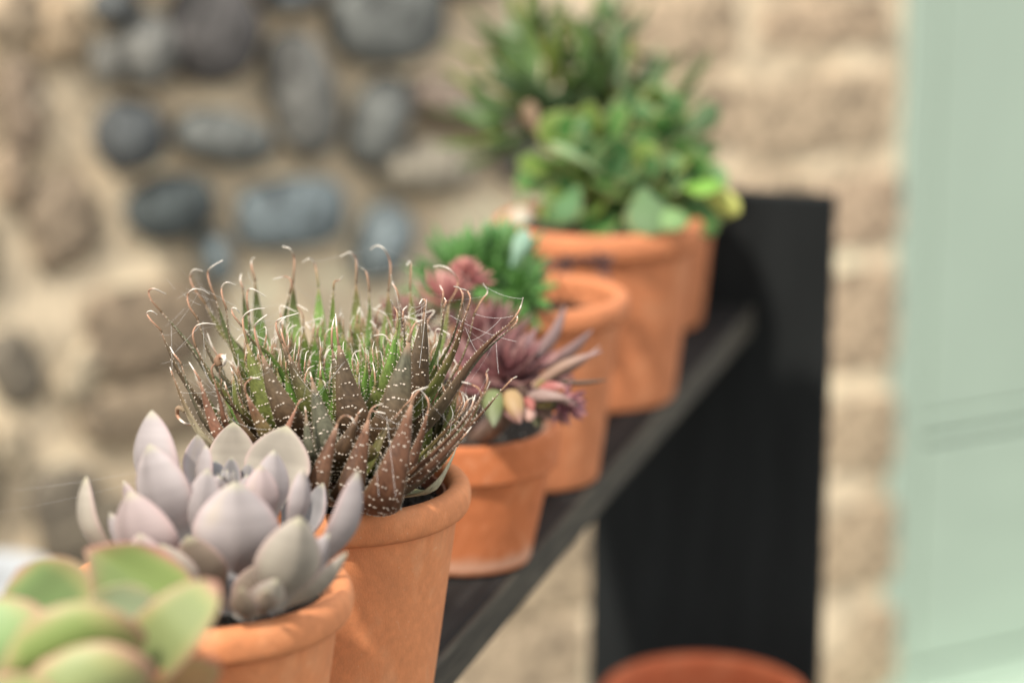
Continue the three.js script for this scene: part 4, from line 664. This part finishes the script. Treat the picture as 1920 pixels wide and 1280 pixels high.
// ---------------------------------------------------------------- dark green rosette
{
  const o = P5.p.clone().setY(P5.soilY), plant = thing('green_rosette', 'dense dark green rosette of pointed leaves, leaning left in the fifth pot', 'succulent plant', o);
  const mat = vc({ roughness: 0.5 }), gr = [[0.065, 0.165, 0.032], [0.095, 0.225, 0.05], [0.05, 0.125, 0.028], [0.125, 0.27, 0.075]];
  const c = at(880, 505, 1.475), c2 = at(935, 470, 1.50), c3 = at(975, 540, 1.45);
  rosette(plant, o, mat, c, camDir(-0.15, 0.9, 0.3), 74, 0.050, 0.0056, gr, { open: [5, 100], tipCol: [0.10, 0.24, 0.07] });
  rosette(plant, o, mat, c2, camDir(0.05, 0.8, 0.4), 40, 0.036, 0.0050, gr, { open: [5, 95], tipCol: [0.12, 0.28, 0.14] });
  rosette(plant, o, mat, c3, camDir(0.1, 0.4, 0.9), 34, 0.026, 0.0042, gr, { open: [5, 100] });
  pxLeaf(plant, o, 'leaf', mat, { b: [960, 500, 1.44], t: [988, 432, 1.45], hw: 17, out: [0, 0, 1], prof: spoon, col: (s) => mix3([0.1, 0.2, 0.12], [0.27, 0.40, 0.30], s) });
  const base = o.clone().add(V(0, -0.005, 0)); for (const q of [c, c2, c3]) stemTo(plant, o, mat, [base, base.clone().lerp(q, 0.5).add(V(0, 0.004, 0)), q], 0.005, 0.004, [0.08, 0.1, 0.04]);
  // dried twig lying over the rim towards the next pot
  const tw = [0.075, 0.035, 0.03];
  stemTo(plant, o, mat, [at(985, 545, 1.46), at(1030, 500, 1.55), at(1070, 486, 1.6), at(1110, 482, 1.61), at(1140, 482, 1.61)], 0.0016, 0.0012, tw);
  rosette(plant, o, mat, at(1058, 488, 1.60), camDir(0, 0.6, 0.8), 12, 0.009, 0.0024, [tw, [0.13, 0.06, 0.055]], { open: [10, 100] });
  rosette(plant, o, mat, at(1132, 490, 1.61), camDir(0.3, 0.3, 0.9), 12, 0.010, 0.0026, [tw, [0.13, 0.06, 0.055]], { open: [10, 100] });
}
// ---------------------------------------------------------------- broad-leaved bright green succulent
{
  const o = P6.p.clone().setY(P6.soilY), plant = thing('broad_leaf_succulent', 'bright green succulent of broad cupped leaves overhanging the larger pot', 'succulent plant', o);
  const mat = vc({ roughness: 0.62, specularIntensity: 0.6 }), gr = [[0.062, 0.165, 0.036], [0.085, 0.205, 0.05], [0.05, 0.135, 0.042], [0.125, 0.205, 0.036], [0.12, 0.235, 0.095]], edge = [0.27, 0.22, 0.09];
  const rs = (px, py, d, ax, n, len, w, ph) => { const c = at(px, py, d); rosette(plant, o, mat, c, camDir(...ax), n, len, w, gr, { prof: spoon, open: [12, 96], to: 0.2, ti: 0.16, cup: 0.3, edge, ns: 14, nt: 16, curve: 0.16, jit: 0.3, spread: 0.006, lenIn: 0.5, phase: ph }); stemTo(plant, o, mat, [o.clone().add(V(0, -0.01, 0)), o.clone().lerp(c, 0.5).add(V(0, 0.005, 0)), c], 0.006, 0.005, [0.14, 0.15, 0.06]); };
  rs(1085, 278, 1.72, [-0.25, 0.75, 0.6], 18, 0.050, 0.0195, 0); rs(1225, 246, 1.76, [0.15, 0.8, 0.5], 19, 0.051, 0.0195, 1); rs(1275, 345, 1.70, [0.5, 0.5, 0.7], 16, 0.045, 0.0185, 2); rs(1165, 335, 1.69, [-0.1, 0.5, 0.9], 15, 0.044, 0.0185, 3); rs(1080, 370, 1.70, [-0.5, 0.3, 0.7], 14, 0.034, 0.015, 4);
  const Lf = (b, t, hw, out, c, e = edge, x = {}) => pxLeaf(plant, o, 'leaf', mat, { b, t, hw, out, prof: spoon, to: 0.2, ti: 0.16, cup: 0.2, ns: 16, nt: 18, col: (s, q, ou, C) => mix3(mul3(c, 1 + 0.3 * fbm(C.x * 60, C.y * 60, C.z * 60, 2)), e, 0.6 * smooth(0.8, 1, Math.max(Math.abs(q), smooth(0.85, 1, s)))), ...x });
  Lf([1205, 352, 1.67], [1222, 442, 1.64], 46, [0, 0.4, 1], [0.105, 0.175, 0.075]);
  Lf([1310, 350, 1.67], [1388, 398, 1.655], 24, [0.4, -0.5, 0.8], [0.44, 0.46, 0.12], [0.55, 0.5, 0.2]);
  Lf([1285, 350, 1.66], [1352, 352, 1.64], 32, [0.4, 0.5, 0.8], [0.16, 0.34, 0.05]);
  Lf([1120, 320, 1.68], [1030, 268, 1.66], 30, [-0.2, 0.9, 0.5], [0.24, 0.36, 0.17]);
  Lf([1085, 350, 1.67], [1048, 420, 1.66], 34, [-0.4, 0.4, 0.9], [0.075, 0.16, 0.06]);
  Lf([1200, 400, 1.66], [1290, 420, 1.64], 30, [0.2, 0.5, 0.9], [0.16, 0.27, 0.1]);
  Lf([1290, 260, 1.75], [1345, 195, 1.76], 26, [0.5, 0.6, 0.2], [0.07, 0.12, 0.05]);
  Lf([1010, 250, 1.74], [985, 190, 1.75], 18, [-0.5, 0.4, 0.5], [0.2, 0.13, 0.08]);
}
// loose pale pebble on that pot's soil
{
  const c = at(976, 413, 1.705); c.y = P6.soilY + 0.006;
  const t = thing('pale_pebble', 'small cream pebble on the dark soil of the larger pot', 'pebble', c); let g = new THREE.IcosahedronGeometry(1, 3); g.deleteAttribute('normal'); g.deleteAttribute('uv'); g = mergeVertices(g, 1e-4); const p = g.attributes.position;
  for (let i = 0; i < p.count; i++) { const k = 1 + 0.2 * noise3(p.getX(i) * 1.5, p.getY(i) * 1.5, p.getZ(i) * 1.5); p.setXYZ(i, p.getX(i) * k * 0.0095, p.getY(i) * k * 0.008, p.getZ(i) * k * 0.009); }
  g.computeVertexNormals(); part('stone', g, std({ color: rgb(0.5, 0.46, 0.36) }), t);
}
// ---------------------------------------------------------------- tall spiky plant at the far end
{
  const o = P7.p.clone().setY(P7.soilY), plant = thing('spiky_succulent', 'tall spiky dark green succulent at the far end of the row', 'succulent plant', o);
  const mat = vc({ roughness: 0.5 }), gr = [[0.045, 0.085, 0.026], [0.075, 0.135, 0.036], [0.105, 0.185, 0.05], [0.155, 0.24, 0.12], [0.15, 0.19, 0.025]];
  const rs = (px, py, d, ax, n, len, w, ph) => { const c = at(px, py, d); rosette(plant, o, mat, c, camDir(...ax), n, len, w, gr, { open: [6, 100], to: 0.4, ti: 0.2, cup: 0.15, ns: 14, nt: 10, lenIn: 0.6, spread: 0.008, jit: 0.25, phase: ph }); stemTo(plant, o, mat, [o.clone().add(V(0, -0.01, 0)), o.clone().lerp(c, 0.55).add(V(0, 0.01, 0)), c], 0.008, 0.006, [0.11, 0.085, 0.055]); };
  rs(1000, 175, 1.95, [-0.4, 0.9, 0.2], 22, 0.096, 0.0115, 0); rs(1120, 160, 1.97, [0.05, 1, 0.1], 22, 0.10, 0.0115, 1); rs(1190, 200, 1.95, [0.4, 0.85, 0.25], 18, 0.078, 0.0098, 2); rs(1000, 60, 2.0, [-0.1, 1, 0.1], 16, 0.074, 0.0105, 3); rs(945, 235, 1.93, [-0.7, 0.5, 0.4], 12, 0.066, 0.0090, 4); rs(1140, 40, 2.0, [0.2, 1, 0], 12, 0.062, 0.0095, 5);
  pxLeaf(plant, o, 'leaf', mat, { b: [1262, 185, 1.93], t: [1336, 95, 1.93], hw: 15, out: [0.6, 0.2, 0.6], prof: lance, col: () => [0.085, 0.125, 0.035] });
}
renderer.render(scene, camera);
